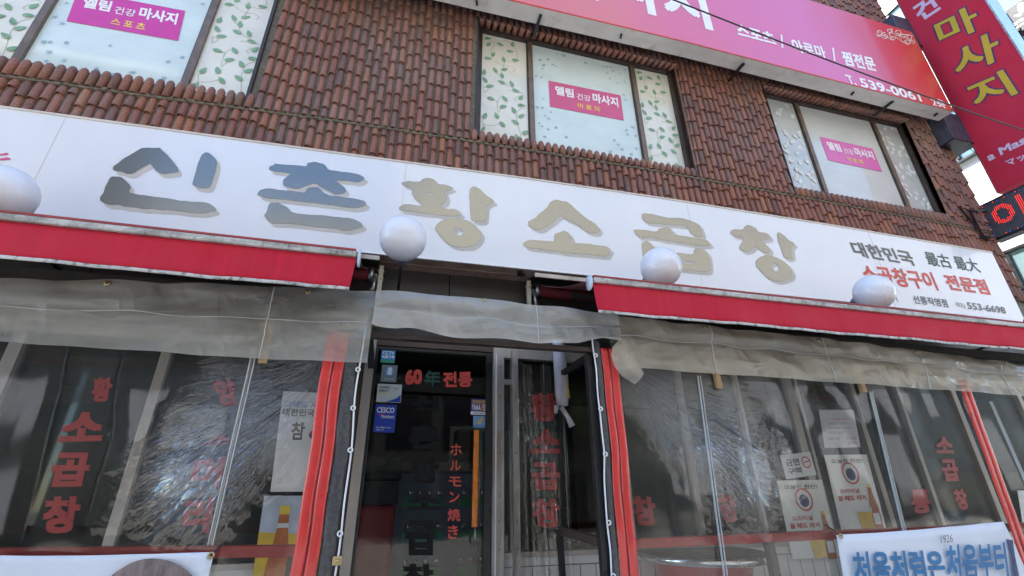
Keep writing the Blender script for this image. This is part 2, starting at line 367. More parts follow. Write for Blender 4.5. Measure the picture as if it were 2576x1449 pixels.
M['vinyl_c'] = vinyl('clear_vinyl_loose', (.86, 2.95, 2.3), (.10, 0, -1), .015, fan=(.05, .10), reach=2.5, amp=.7, gain=.06)
M['tarp_l'] = tarp('milky_tarp_grey', (.60, .58, .51), .50)
M['tarp_r'] = tarp('milky_tarp_tan', (.70, .63, .50), .42)
M['tarp_c'] = tarp('milky_tarp_door', (.76, .73, .65), .42)
M['zip_red'] = PM('red_vinyl_strip', (.62, .020, .017), .35, var=.12, vs=14, coat=.8, bump=1.4, bs=30)
M['zip_dark'] = PM('zip_seam', (.12, .012, .012), .6)
M['band'] = PM('black_edge_band', (.05, .05, .052), .35, var=.5, vs=60, bump=.8, bs=120, coat=.5)
M['cord'] = PM('white_cord', (.80, .80, .80), .6, var=.05)
M['brass'] = PM('brass_eyelet', (.50, .38, .2), .35, .9, var=.1)
M['wood'] = PM('pale_batten', (.33, .22, .10), .7, var=.25, vs=12, stretch=(6, 6, 1))
M['handle_wood'] = PM('orange_wood_handle', (.62, .17, .012), .3, var=.3, vs=14, stretch=(6, 6, .6), coat=.6)
M['banner'] = PM('white_banner_cloth', (.70, .72, .76), .6, var=.05, vs=3, bump=.15, bs=6)
M['paper'] = PM('white_poster_paper', (.86, .85, .83), .5, var=.04, coat=.25)
M['paper_grey'] = PM('grey_poster_paper', (.72, .72, .72), .5, var=.06)
M['cobalt'] = PM('cobalt_sticker', (.005, .045, .42), .35, var=.08, coat=.4)
M['cyan'] = PM('blue_sticker', (.02, .22, .48), .4, var=.1)
M['green_print'] = PM('green_print', (.06, .30, .12), .5, var=.1)
M['purple'] = PM('violet_sticker', (.05, .04, .22), .45, var=.1)
M['grey_sticker'] = PM('grey_sticker', (.19, .23, .25), .4, var=.08)
M['pale_sticker'] = PM('pale_green_sticker', (.55, .60, .56), .4, var=.05)
M['magenta'] = PM('magenta_poster', (.56, .02, .28), .45, var=.06, coat=.3)
M['pink'] = PM('faded_pink_poster', (.60, .08, .20), .45, var=.08, coat=.3)
M['pink2'] = PM('bright_pink_poster', (.66, .12, .38), .45, var=.06, coat=.3)
M['amber'] = PM('amber_bottle_print', (.45, .12, .02), .4, var=.25, vs=18)
M['beer'] = PM('beer_yellow_print', (.75, .47, .03), .45, var=.2, vs=8)
M['skyprint'] = PM('printed_sky', (.50, .55, .64), .5, var=.25, vs=6)
M['hair'] = PM('printed_grey_hair', (.20, .15, .14), .7, var=.45, vs=1, stretch=(40, 1, 12))
M['drum'] = PM('red_drum', (.42, .012, .02), .35, var=.15, coat=.4)
M['tabletop'] = PM('dark_metal_tabletop', (.03, .032, .035), .42, var=.2)
M['bright_steel'] = PM('polished_steel', (.75, .75, .74), .22, .95, var=.08)
M['red_cloth'] = PM('red_cabinet', (.42, .015, .025), .4, var=.15, coat=.3)
M['cabinet'] = PM('blue_grey_cabinet', (.18, .21, .29), .4, var=.15)
M['crate'] = PM('green_label', (.06, .32, .16), .5, var=.3)
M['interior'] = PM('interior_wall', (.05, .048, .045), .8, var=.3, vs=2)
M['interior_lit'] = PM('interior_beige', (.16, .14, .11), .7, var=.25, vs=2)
M['poly_bag'] = PM('milky_polythene', (.62, .60, .66), .35, var=.12, coat=.5)
M['bluegrey_box'] = PM('painted_bracket_box', (.055, .06, .09), .5, var=.3, vs=8)
def pinkface():
    t = NT('pink_sign_print'); sx = t.N('ShaderNodeSeparateXYZ'); t.L(t.tc.outputs['Object'], sx.inputs[0])
    x = t.math('ADD', sx.outputs[0], t.math('MULTIPLY', t.math('SUBTRACT', t.noise(.8, 3, .5, stretch=(1, 1, .4)), .5), 1.6))
    x = t.math('ADD', x, t.math('MULTIPLY', sx.outputs[2], .25))
    c = t.ramp(t.math('DIVIDE', x, 10.0), [(.10, (.66, .14, .11)), (.36, (.70, .17, .17)), (.48, (.68, .12, .25)), (.66, (.66, .11, .28)), (.76, (.60, .03, .06)), (.90, (.62, .04, .03))])
    t.set(Base_Color=c, Roughness=.35, Coat_Weight=.5, Coat_Roughness=.1, Normal=t.bump(t.noise(1, 2, stretch=(2.2, 1, .3)), .12, .03)); return t.m
M['pink_face'] = pinkface()
M['blade_red'] = PM('crimson_blade_face', (.46, .007, .034), .7, var=.05, vs=2)
M['blade_yellow'] = PM('blade_yellow', (.50, .36, .02), .45, var=.05)
M['blade_navy'] = PM('blade_outline', (.045, .02, .10), .45, var=.1)
M['blade_lilac'] = PM('blade_lilac', (.58, .46, .60), .45, var=.05)
M['asphalt'] = PM('asphalt', (.38, .35, .30), .9, var=.3, vs=3, bump=.4, bs=90)
M['pavement'] = PM('pavement', (.60, .58, .54), .85, var=.15, vs=4, bump=.3, bs=60)
def emit(name, col, s):
    t = NT(name); e = t.N('ShaderNodeEmission'); e.inputs[0].default_value = col+(1,); e.inputs[1].default_value = s
    t.L(e.outputs[0], t.out.inputs[0]); return t.m
M['led_red'] = emit('red_led', (1, .03, .015), .7); M['led_blue'] = emit('blue_led', (.05, .07, 1), .4)
M['led_off'] = PM('unlit_led', (.045, .045, .055), .4)

# ------------------------------------------------------------------ street and ground
g = MB(); g.box(-60, 60, -60, 60, -.4, -.12); tag(g.build('street', M['asphalt']), kind='structure')
g = MB(); g.box(-60, 60, -1.2, 2.2, -.12, 0); tag(g.build('pavement', M['pavement'], bevel=.01), kind='structure')

# ------------------------------------------------------------------ the tiled building
YW = 3.40                                                    # mortar face behind the tiles
PITCH_T, TLEN = .074, .205
ZBAND = [(-4, 4.2), (-3.05, 4.226), (-2.16, 4.259), (-.67, 4.334), (.558, 4.365), (2.29, 4.391), (4.44, 4.368), (6.54, 4.336), (7.3, 4.32)]
ZSILL = [(-4, 4.40), (-3.07, 4.414), (-1.87, 4.464), (.568, 4.518), (2.47, 4.514), (5.945, 4.506), (7.3, 4.50)]
WINS = [(-3.62, -1.39), (.55, 2.97), (4.20, 6.60)]
WTOP = 6.06
bld = thing('tiled_building', 'brown clay-tiled building with a restaurant on its ground floor and papered upper windows', 'building', (1.8, 3.4, 0))
core = MB()
for x0, x1 in ((-8, -3.62), (-1.39, .55), (2.97, 4.20), (6.60, 7.27)): core.box(x0, x1, YW, YW+.14, 4.42, WTOP)
core.box(-8, 7.27, YW, YW+.14, 2.98, 4.42); core.box(-8, 7.27, YW, YW+.14, WTOP, 11)
core.box(7.13, 7.27, YW+.14, 12, 0, 11); core.box(-8, 7.13, 11.8, 12, 0, 11); core.box(-8, -7.86, YW+.14, 11.8, 0, 11)
core.box(-7.86, 7.13, YW+.14, 11.8, 10.85, 11)
core.build('wall', M['mortar'], bld)
# tiles
tv = []; tf = []; tc = []; tsm = []
def tilecol(low):
    q = random.random()
    if low: c = (.30, .105, .058) if q < .34 else (.225, .082, .06) if q < .72 else (.14, .075, .066) if q < .93 else (.36, .135, .062)
    else: c = (.27, .118, .082) if q < .40 else (.24, .105, .08) if q < .66 else (.16, .098, .088) if q < .90 else (.32, .14, .08)
    mean = (.275, .098, .054); c = tuple(a*.62+b*.38 for a, b in zip(c, mean)); k = random.uniform(.82, 1.14)*1.08; return (c[0]*k, c[1]*k*random.uniform(.95, 1.06), c[2]*k)
SEG = 6
def add_tile(cx, z0, z1, y, col, r0=.0305, r1=.0238, cap=False, dep=1.15):
    b = len(tv); zs = [(z0, r0, .044), (z0+.02, r0-.0008, .042), (z1-.03, r0-.003, .026), (z1, r1, .016)]
    if cap: zs = [(z0, r0, .040), (z1-.04, r1+.002, .034), (z1-.014, r1*.88, .027), (z1+.003, r1*.5, .014), (z1+.008, .001, .001)]
    jx = random.uniform(-.0018, .0018)
    for z, r, dy in zs:
        for k in range(SEG+1):
            a = math.pi*k/SEG; tv.append((cx+jx-r*math.cos(a), y-dy*math.sin(a), z))
    n = SEG+1
    for i in range(len(zs)-1):
        for k in range(SEG): tf.append((b+i*n+k, b+i*n+k+1, b+(i+1)*n+k+1, b+(i+1)*n+k)); tc.append(col)
    # thickness of the lip at the lower end
    b2 = len(tv)
    for k in range(SEG+1):
        a = math.pi*k/SEG; tv.append((cx+jx-(r0-.003)*math.cos(a), y-(zs[0][2]-.004)*math.sin(a), z0+.001))
    for k in range(SEG): tf.append((b+k+1, b+k, b2+k, b2+k+1)); tc.append(col)
NC = int((7.25+4.6)/PITCH_T)
for i in range(NC):
    cx = -4.6 + (i+.5)*PITCH_T; zb = interp(cx, ZBAND); zs = interp(cx, ZSILL)
    win = any(a-.01 < cx < b+.01 for a, b in WINS)
    off = random.choice((.0, .5, .25, .75, .6, .35, .1))*TLEN + random.uniform(-.012, .012)
    z = zb - .018                                             # rows under the band
    first = TLEN*.35 + off*.65
    while z > 3.55:
        L = first if first else TLEN; first = None
        add_tile(cx, z-L, z+.028, YW, tilecol(True)); z -= L
    if win: add_tile(cx, zb+.012, zs+.004, YW-.004, tilecol(False), .0305, .0285, cap=True)
    z = zb+.014 if not win else WTOP+.02
    off2 = TLEN*random.uniform(.3, 1.0); first = off2
    zmax = 10.6 if cx > 4.5 else 8.2
    while z < zmax:
        L = first if first else TLEN; first = None
        if not (win and z < WTOP): add_tile(cx, z, z+L+.028, YW, tilecol(False))
        z += L
for a, b in WINS:                                            # soffit tiles over the windows, lying front to back
    n = int((b-a)/PITCH_T)
    for i in range(n):
        cx = a+(i+.5)*(b-a)/n; c = tilecol(False); r = .031; b0 = len(tv)
        for yy in (YW-.055, YW+.02, YW+.1):
            for k in range(SEG+1):
                an = math.pi*k/SEG; tv.append((cx-r*math.cos(an), yy, WTOP-r*1.3*math.sin(an)+.03*(yy-YW)/.1))
        for q in range(2):
            for k in range(SEG): tf.append((b0+q*7+k, b0+q*7+k+1, b0+(q+1)*7+k+1, b0+(q+1)*7+k)); tc.append(c)
        tf.append(tuple(b0+k for k in range(SEG, -1, -1))); tc.append(c)
me = bpy.data.meshes.new('tile_cladding'); me.from_pydata(tv, [], tf)
ca = me.color_attributes.new('tile_col', 'FLOAT_COLOR', 'CORNER'); buf = []
for p, c in zip(me.polygons, tc): buf += [c[0], c[1], c[2], 1.0]*p.loop_total
ca.data.foreach_set('color', buf); me.polygons.foreach_set('use_smooth', [True]*len(tf)); me.materials.append(M['tile']); me.update()
link(me, 'tile_cladding', bld)
# rough mortar line along the band
mo = MB(); x = -4.4
while x < 7.2:
    zb = interp(x, ZBAND) + random.uniform(-.008, .008); r = random.uniform(.008, .02)
    if random.random() < .8:
        cx, cy = x+random.uniform(-.01, .01), YW-random.uniform(.012, .03); n = 6; vs = []
        for j in range(4):
            ph = math.pi*(j+.5)/4
            for k in range(n):
                a = 2*math.pi*k/n; q = r*random.uniform(.7, 1.25)
                vs.append((cx+q*1.5*math.sin(ph)*math.cos(a), cy+q*.9*math.sin(ph)*math.sin(a), zb+q*.8*math.cos(ph)))
        fs = [(j*n+k, j*n+(k+1) % n, (j+1)*n+(k+1) % n, (j+1)*n+k) for j in range(3) for k in range(n)]
        mo.add(vs, fs, 0, True)
    x += random.uniform(.016, .034)
x = -4.5
while x < 7.2:
    z0, z1 = interp(x, ZBAND), interp(x+.074, ZBAND)
    mo.hexa([(x, YW-.03, z0-.01), (x+.074, YW-.03, z1-.01), (x+.074, YW-.001, z1-.01), (x, YW-.001, z0-.01)],
            [(x, YW-.026, z0+.012), (x+.074, YW-.026, z1+.012), (x+.074, YW-.001, z1+.012), (x, YW-.001, z0+.012)]); x += .074
mo.build('mortar_band', M['moss'], bld)

# upper windows -------------------------------------------------
LEAVES = [(1090,280,20),(1097,325,60),(1183,322,-15),(1278,318,85),(1258,372,10),(1132,400,70),(1093,430,10),(1208,435,95),(1298,437,5),(1148,515,120),(1215,508,30),
 (1068,530,80),(1197,553,100),(1075,585,120),(1195,600,160),(1268,610,115),(1112,628,20),(1298,657,-10),(1333,705,60),(1120,712,-10),(1217,712,130),(1335,757,10),(1205,765,25),
 (1280,790,115),(1333,828,40),(1080,825,70),(1160,825,110),(1200,880,130),(1290,868,150),(1065,905,60),(1145,955,10),(1220,958,95),(1300,965,115),(1358,935,40)]
STEMS = [[(1115,285),(1140,310),(1118,360),(1122,400)],[(1210,280),(1280,310),(1310,380),(1312,430),(1285,445),(1225,440),(1205,490)],[(1135,440),(1190,470),(1260,480),(1295,500),(1280,515)],
 [(1150,530),(1195,560),(1210,600),(1290,640),(1360,680)],[(1060,625),(1100,640),(1075,665),(1065,630)],[(1160,715),(1165,750),(1170,800),(1195,770)],[(1215,700),(1180,705),(1165,740)],
 [(1310,690),(1285,710),(1305,722)],[(1360,770),(1310,790),(1300,850),(1320,920),(1330,980)],[(1065,880),(1130,885),(1190,870)],[(1060,840),(1075,900),(1060,960)],[(1230,650),(1280,655)]]
def uvl(x, y): return ((x-1046)/(322), 1-((y-245-(x-1050)*.18)/712))
def leaf(mb, c, ang, s, Y, mi, sx=1.0):
    a = RAD(ang); ca_, sa = math.cos(a), math.sin(a); pts = []
    for u, v in ((-.5, 0), (-.3, .22), (0, .27), (.25, .18), (.55, 0), (.25, -.18), (0, -.27), (-.3, -.22)):
        pts.append((c[0]+(u*ca_-v*sa)*s*sx, Y, c[1]+(u*sa+v*ca_)*s))
    mb.add(pts, [tuple(range(8))], mi)
def ribbon(mb, pts, wd, Y, mi):
    P = []
    for i in range(len(pts)-1):                              # Catmull-Rom
        p0, p1, p2, p3 = (Vector(pts[max(0, min(len(pts)-1, i+k))]) for k in (-1, 0, 1, 2))
        for q in range(5):
            t = q/5; P.append(.5*((2*p1)+(p2-p0)*t+(2*p0-5*p1+4*p2-p3)*t*t+(3*p1-p0-3*p2+p3)*t**3))
    P.append(Vector(pts[-1])); vs = []
    for i, p in enumerate(P):
        d = (P[min(i+1, len(P)-1)]-P[max(i-1, 0)])
        if d.length < 1e-6: d = Vector((1, 0))
        d.normalize(); n = Vector((-d[1], d[0]))*wd/2
        vs += [(p[0]+n[0], Y, p[1]+n[1]), (p[0]-n[0], Y, p[1]-n[1])]
    mb.add(vs, [(2*i, 2*i+1, 2*i+3, 2*i+2) for i in range(len(P)-1)], mi)
YG = 3.50
def window(xs, z0, z1, style):
    a, b, c, d = xs                                          # outer left, post, post, outer right
    fr = MB()
    for x, wd, yy, mi in ((a+.025, .05, YG-.05, 0), (b, .055, YG-.03, 1), (c, .055, YG-.03, 1), (d-.025, .05, YG-.05, 0)):
        fr.box(x-wd/2, x+wd/2, yy, YG+.04, z0, z1, mi)
        if mi: fr.box(x-wd/2-.012, x-wd/2, yy+.01, YG+.03, z0+.002, z1-.002, 0)
    fr.box(a+.05, d-.05, YG-.05, YG+.035, z1-.05, z1, 0); fr.box(a+.05, d-.05, YG-.045, YG+.035, z0, z0+.04, 0)
    f = fr.build('window', [M['dark_frame'], M['mid_frame']], bld, bevel=.004)
    for j, (p, q) in enumerate(((a+.05, b-.0395), (b+.0275, c-.0395), (c+.0275, d-.05))):
        pz0, pz1 = z0+.04, z1-.05; mb = MB(); mb.box(p, q, YG, YG+.01, pz0, pz1, 0); W, H = q-p, pz1-pz0
        yl = YG-.0015
        if j != 1:
            mats = [M['film_frost' if style == 2 else 'film_cream'], M['leaf_pale' if style == 2 else 'leaf'], M['stem']]
            if style == 2:
                for ii in range(46):
                    cxx, cz = p+W*random.uniform(.08, .92), pz0+H*random.uniform(.03, .97); leaf(mb, (cxx, cz), random.uniform(20, 160), .085, yl-.00025*ii, 1)
            else:
                ox = .0 if j == 0 else .03
                for st in STEMS: ribbon(mb, [(p+W*min(.99, max(.01, uvl(*s)[0]*.96+ox)), pz0+H*min(.99, max(.01, uvl(*s)[1]*.99))) for s in st], .006, yl, 2)
                for lx, ly, an in LEAVES:
                    u, v = uvl(lx, ly); u = u*.96+ox
                    if .06 < u < .94 and .02 < v < .98: leaf(mb, (p+W*u, pz0+H*v), an, .086, yl-.0006-.0002*LEAVES.index((lx, ly, an)), 1)
                    elif -.05 < u <= .06: leaf(mb, (p+W*.075, pz0+H*min(.97, max(.03, v))), an, .07, yl-.0005, 1)
        else:
            mats = [M['film_frost2' if style == 2 else 'film_blue'], M['flower']]
            if style != 2:
                for _ in range(120):
                    u, v = random.random()*.94+.03, random.random()*.94+.03
                    if ((u-.5)/.42)**2+((v-.5)/.42)**2 < 1 and random.random() < .93: continue
                    cxx, cz, s0 = p+W*u, pz0+H*v, random.uniform(.010, .017); a0 = random.random()*3
                    for k in range(5):
                        an = a0+k*2*math.pi/5; leaf(mb, (cxx+s0*.8*math.cos(an), cz+s0*.8*math.sin(an)), math.degrees(an), s0*1.5, yl-.0003*(k+1)-.00001*random.random(), 1)
        mb.build('pane', mats, f)
    rv = MB()                                                # dark reveal lining
    rv.box(d, d+.012, YW-.035, YG-.02, z0-.1, z1+.02); rv.box(a-.012, a, YW-.03, YG-.02, z0-.1, z1+.02); rv.box(a, d, YW+.0, YG-.05, z1, z1+.02)
    rv.build('reveal', M['dark_frame'], f)
window((-3.62, -3.085, -1.93, -1.40), 4.40, 6.06, 0)
window((.56, 1.155, 2.43, 2.965), 4.50, 6.06, 1)
window((4.215, 4.815, 6.10, 6.60), 4.50, 6.06, 2)

# small posters on the panes
def winposter(mat, TL, TR, BL, rows, label):
    Y = YG-.006; o = at(*BL, Y); U = at(*TR, Y)-at(*TL, Y); V = at(*TL, Y)-o
    mb = MB(); mb.hexa([o, o+U, o+U+V, o+V], [p+Vector((0, .003, 0)) for p in (o, o+U, o+U+V, o+V)], 0)
    t = thing('poster', label, 'poster', o+U/2, 'pink lettered posters in the upstairs windows'); mb.build('sheet', mat, t)
    for body, u0, u1, v0, v1, mi, bold in rows:
        tb = MB(); put_text(tb, body, o+U*u0+V*v0+Vector((0, -.0015, 0)), U*(u1-u0), V*(v1-v0), bold)
        tb.build('lettering', M['white_print'] if mi == 0 else M['gold_print'], t)
R3 = [('엘림', .08, .33, .50, .85, 0, .035), ('건강', .37, .56, .48, .72, 0, .01), ('마사지', .59, .95, .48, .86, 0, .035), ('아 로 마', .37, .68, .14, .34, 1, .02)]
R3b = R3[:3] + [('스 포 츠', .37, .68, .14, .34, 1, .02)]
winposter(M['magenta'], Z1(565, -70), Z1(1340, 78), Z1(482, 150), R3b, 'magenta poster with white and yellow lettering in the largest, leftmost upstairs window')
winposter(M['pink'], Z2(1530, 584), Z2(2050, 690), Z2(1540, 770), R3, 'faded pink poster in the middle upstairs window between leafy panes')
winposter(M['pink2'], Z3(1058, 990), Z3(1440, 1078), Z3(1120, 1160), R3, 'bright pink poster in the frosted right-hand upstairs window')

# ------------------------------------------------------------------ main shop sign
YS = 3.15
ZTOP = [(-4.2, 3.74), (-2.733, 3.770), (-.486, 3.821), (1, 3.86), (2.372, 3.877), (4.5, 3.87), (6.572, 3.841)]
ZBOT = [(-4.2, 2.93), (-.321, 2.967), (1.899, 2.985), (4.143, 3.0), (6.55, 2.992)]
sgn = thing('shop_sign', 'long white shop sign with big brush lettering across the facade', 'sign', (1.2, YS, 2.95))
XS0, XS1 = -4.2, 6.555
fm = MB(); N_ = 40
def sx_(u): return XS0+(XS1-XS0)*u
fm.grid(lambda u, v: (sx_(u), YS, interp(sx_(u), ZBOT)+(interp(sx_(u), ZTOP)-interp(sx_(u), ZBOT))*v), N_, 6)
fm.build('sign_face', M['sign_white'], sgn)
cs = MB()
for i in range(N_):
    a, b = sx_(i/N_), sx_((i+1)/N_); za, zb_, ta, tb_ = interp(a, ZBOT), interp(b, ZBOT), interp(a, ZTOP), interp(b, ZTOP)
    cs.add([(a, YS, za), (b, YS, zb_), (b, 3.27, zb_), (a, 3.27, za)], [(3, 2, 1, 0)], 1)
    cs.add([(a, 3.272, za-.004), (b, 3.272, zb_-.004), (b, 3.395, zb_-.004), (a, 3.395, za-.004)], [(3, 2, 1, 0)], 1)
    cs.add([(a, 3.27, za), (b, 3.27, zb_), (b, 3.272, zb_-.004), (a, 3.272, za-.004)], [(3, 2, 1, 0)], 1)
    cs.add([(a, YS, ta), (b, YS, tb_), (b, 3.36, tb_), (a, 3.36, ta)], [(0, 1, 2, 3)], 0)
    cs.hexa([(a, YS-.006, ta-.012), (b, YS-.006, tb_-.012), (b, YS-.0005, tb_-.012), (a, YS-.0005, ta-.012)],
            [(a, YS-.006, ta+.004), (b, YS-.006, tb_+.004), (b, YS+.01, tb_+.004), (a, YS+.01, ta+.004)], 2)
    cs.hexa([(a, YS-.005, za-.006), (b, YS-.005, zb_-.006), (b, YS+.01, zb_-.006), (a, YS+.01, za-.006)],
            [(a, YS-.005, za+.008), (b, YS-.005, zb_+.008), (b, YS-.0005, zb_+.008), (a, YS-.0005, za+.008)], 3)
cs.add([(XS1, YS, interp(XS1, ZBOT)), (XS1, 3.395, interp(XS1, ZBOT)), (XS1, 3.36, interp(XS1, ZTOP)), (XS1, YS, interp(XS1, ZTOP))], [(0, 1, 2, 3)], 0)
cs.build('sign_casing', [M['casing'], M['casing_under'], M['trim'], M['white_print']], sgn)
for x in (-2.36, -.05, 2.56, 4.75):
    b_ = MB(); b_.hexa([(x, YS-.0016, interp(x, ZBOT)+.01), (x+.004, YS-.0016, interp(x, ZBOT)+.01), (x+.004, YS-.0004, interp(x, ZBOT)+.01), (x, YS-.0004, interp(x, ZBOT)+.01)], [(x, YS-.0016, interp(x, ZTOP)-.014), (x+.004, YS-.0016, interp(x, ZTOP)-.014), (x+.004, YS-.0004, interp(x, ZTOP)-.014), (x, YS-.0004, interp(x, ZTOP)-.014)]); b_.build('panel_joint', M['casing'], sgn)
for x in (.9, 1.75):
    b_ = MB(); z = interp(x, ZBOT); b_.box(x, x+.03, YS+.03, YS+.10, z-.022, z-.005); b_.box(x+.03, x+.06, YS+.05, YS+.09, z-.03, z-.018); b_.build('fixing_clip', M['black'], sgn)
GL = [  # brush lettering: (zoom mapping, [loops])
 (zf(380,560,520/2355), [
  [[(325,545),(335,480),(440,415),(520,340),(600,300),(760,205),(840,155),(900,148),(985,145),(1100,152),(1165,143),(1190,155),(1215,190),(1290,250),(1370,340),(1420,400),(1460,460),(1500,510),(1520,570),(1500,590),(1420,595),(1330,612),(1215,618),(1120,575),(1060,500),(1020,440),(985,435),(930,470),(850,510),(790,545),(720,600),(650,618),(560,612),(500,580),(400,572)]],
  [[(1925,290),(1990,230),(2060,232),(2150,300),(2218,390),(2190,560),(2150,690),(2100,830),(2060,880),(1960,880),(1850,865),(1775,820),(1768,790),(1800,680),(1840,540),(1870,420),(1915,330)]],
  [[(90,1050),(160,970),(190,850),(240,770),(270,700),(310,665),(400,668),(480,672),(560,740),(610,790),(650,840),(655,870),(625,920),(640,960),(700,970),(780,995),(920,1005),(1000,1025),(1200,1045),(1420,1075),(1520,1105),(1650,1108),(1740,1122),(1900,1125),(2040,1140),(2110,1175),(2190,1240),(2195,1285),(2120,1295),(1970,1335),(1800,1325),(1600,1300),(1350,1265),(1200,1270),(1120,1255),(1050,1245),(880,1255),(800,1230),(640,1215),(540,1210),(440,1180),(350,1175),(260,1180),(110,1120)]]]),
 (zf(1000,620,520/2355), [
  [[(345,240),(365,205),(430,190),(455,155),(500,170),(720,185),(900,195),(1040,215),(1030,165),(1045,148),(1190,125),(1240,145),(1330,165),(1380,205),(1400,260),(1450,280),(1560,290),(1650,310),(1790,320),(1960,350),(2060,400),(2080,440),(2000,490),(1900,500),(1800,475),(1690,470),(1560,462),(1600,510),(1680,560),(1730,620),(1740,670),(1690,705),(1560,718),(1500,700),(1400,640),(1270,575),(1210,525),(1160,515),(1100,540),(1000,570),(880,620),(800,615),(610,570),(595,520),(600,460),(640,420),(740,345),(700,330),(500,310),(350,280)]],
  [[(135,710),(185,635),(310,608),(440,618),(500,635),(690,650),(900,675),(1000,690),(1020,640),(1050,600),(1130,585),(1230,588),(1300,640),(1340,690),(1400,715),(1470,745),(1580,745),(1660,760),(1720,780),(1850,785),(1980,810),(2080,840),(2108,890),(2080,925),(1960,960),(1830,962),(1700,945),(1500,915),(1250,885),(1000,855),(850,840),(700,820),(480,800),(330,790),(160,745)]],
  [[(250,1095),(295,1060),(320,980),(340,910),(375,865),(440,875),(500,865),(560,890),(690,960),(730,1020),(800,1050),(900,1070),(1140,1090),(1330,1095),(1450,1115),(1600,1130),(1850,1150),(2000,1220),(2050,1280),(2040,1305),(1920,1335),(1800,1370),(1700,1370),(1600,1345),(1400,1325),(1200,1310),(1050,1285),(850,1260),(700,1245),(540,1245),(370,1240),(320,1180)]]]),
 (zf(1560,680,520/2355), [
  [[(200,235),(340,200),(420,215),(550,215),(570,180),(640,150),(710,145),(790,170),(840,215),(880,265),(980,265),(1060,290),(1150,325),(1120,350),(1060,365),(980,395),(1030,470),(1020,550),(990,600),(900,640),(960,690),(1060,710),(1160,705),(1250,750),(1300,800),(1250,825),(1150,840),(1000,835),(800,805),(600,785),(450,765),(330,745),(230,740),(150,710),(200,645),(260,620),(400,630),(520,650),(605,640),(560,600),(490,560),(440,510),(400,450),(405,380),(410,340),(330,305),(220,270)],
   [(665,430),(700,402),(750,415),(775,450),(750,475),(690,468)]],
  [[(1445,345),(1500,300),(1560,305),(1640,360),(1700,420),(1750,470),(1830,520),(1880,560),(1885,590),(1800,610),(1740,660),(1735,800),(1720,930),(1600,940),(1500,925),(1465,880),(1455,760),(1445,600),(1438,480)]],
  [[(805,1050),(860,970),(940,915),(1060,880),(1180,862),(1290,890),(1420,920),(1530,990),(1600,1070),(1650,1140),(1650,1220),(1600,1300),(1500,1380),(1420,1400),(1200,1395),(1070,1350),(980,1280),(900,1190),(850,1130)],
   [(1138,1105),(1180,1060),(1260,1048),(1315,1085),(1322,1150),(1300,1190),(1250,1195),(1180,1150)]]]),
 (zf(2060,760,420/2174), [
  [[(268,655),(350,620),(430,575),(490,500),(580,440),(680,340),(720,260),(830,203),(900,210),(960,232),(1060,240),(1150,300),(1270,420),(1400,530),(1500,610),(1620,670),(1745,785),(1745,860),(1690,905),(1600,900),(1500,875),(1400,810),(1300,720),(1150,650),(1010,585),(955,530),(880,575),(760,680),(650,750),(570,810),(490,830),(400,810),(290,755),(270,720)]],
  [[(170,1115),(220,1060),(350,1030),(430,1045),(700,1060),(820,1075),(810,910),(900,890),(1000,845),(1080,870),(1150,940),(1170,1010),(1180,1075),(1250,1100),(1420,1110),(1560,1120),(1640,1140),(1860,1160),(1950,1200),(1980,1250),(1920,1340),(1890,1375),(1740,1365),(1600,1345),(1400,1330),(1150,1310),(1000,1300),(850,1265),(650,1245),(480,1215),(300,1205),(180,1165)]]]),
 (zf(2500,820,400/1932), [
  [[(320,210),(335,170),(370,158),(560,185),(740,235),(860,250),(1080,250),(1230,295),(1330,330),(1440,390),(1470,460),(1505,590),(1490,625),(1310,590),(1240,510),(1210,430),(1130,405),(950,390),(750,370),(600,360),(410,350),(330,270)]],
  [[(160,495),(200,470),(400,485),(560,515),(620,510),(640,460),(780,432),(880,455),(920,510),(940,575),(1050,590),(1330,630),(1560,670),(1660,760),(1640,785),(1500,795),(1350,775),(1150,745),(900,700),(700,675),(600,640),(480,620),(300,630),(230,600)]],
  [[(315,740),(380,698),(460,715),(550,800),(600,850),(800,870),(980,925),(1130,935),(1320,970),(1335,850),(1400,830),(1520,860),(1590,920),(1620,1010),(1645,1240),(1600,1290),(1500,1295),(1300,1270),(1000,1240),(700,1210),(400,1180),(360,1100),(345,980)],
   [(560,1010),(800,1030),(1070,1060),(1350,1105),(1350,1140),(1060,1130),(800,1100),(560,1070)]]]),
 (zf(2880,880,360/1932), [
  [[(210,280),(240,225),(290,200),(490,210),(520,150),(560,112),(630,110),(770,180),(790,230),(840,265),(950,272),(1010,290),(1095,375),(1020,430),(870,430),(950,500),(1075,620),(1075,690),(990,715),(930,705),(830,625),(770,580),(730,572),(690,630),(630,665),(500,680),(400,610),(430,540),(505,430),(510,385),(400,365),(290,350)]],
  [[(1215,290),(1260,260),(1320,295),(1400,360),(1470,440),(1580,490),(1600,540),(1540,570),(1530,630),(1545,750),(1560,825),(1420,838),(1370,800),(1340,720),(1300,590),(1245,460),(1235,370)]],
  [[(765,880),(830,805),(930,765),(1010,750),(1110,770),(1240,820),(1370,890),(1480,990),(1540,1090),(1555,1190),(1510,1250),(1400,1290),(1260,1328),(1160,1310),(1000,1240),(900,1130),(800,1030),(765,970)],
   [(1070,985),(1100,945),(1160,925),(1230,960),(1270,1040),(1250,1090),(1190,1110),(1130,1065)]]])]
for zm, polys in GL:
    mb = MB(); sh = MB()
    for loops in polys:
        W = []; S = []
        for lp in loops:
            q = [at(*zm(*p), YS) for p in chaikin(lp)]; W.append([(v.x, v.z) for v in q])
            S.append([(v.x+.030, v.z-.030) for v in q])
        put_poly(mb, W, YS-.0045); put_poly(sh, S, YS-.002)
    l_ = mb.build('brush_letter', M['letter'], sgn); sh.build('letter_edge', M['letter_shadow'], l_)
zr = zf(0, 600, 200/966); mb = MB()
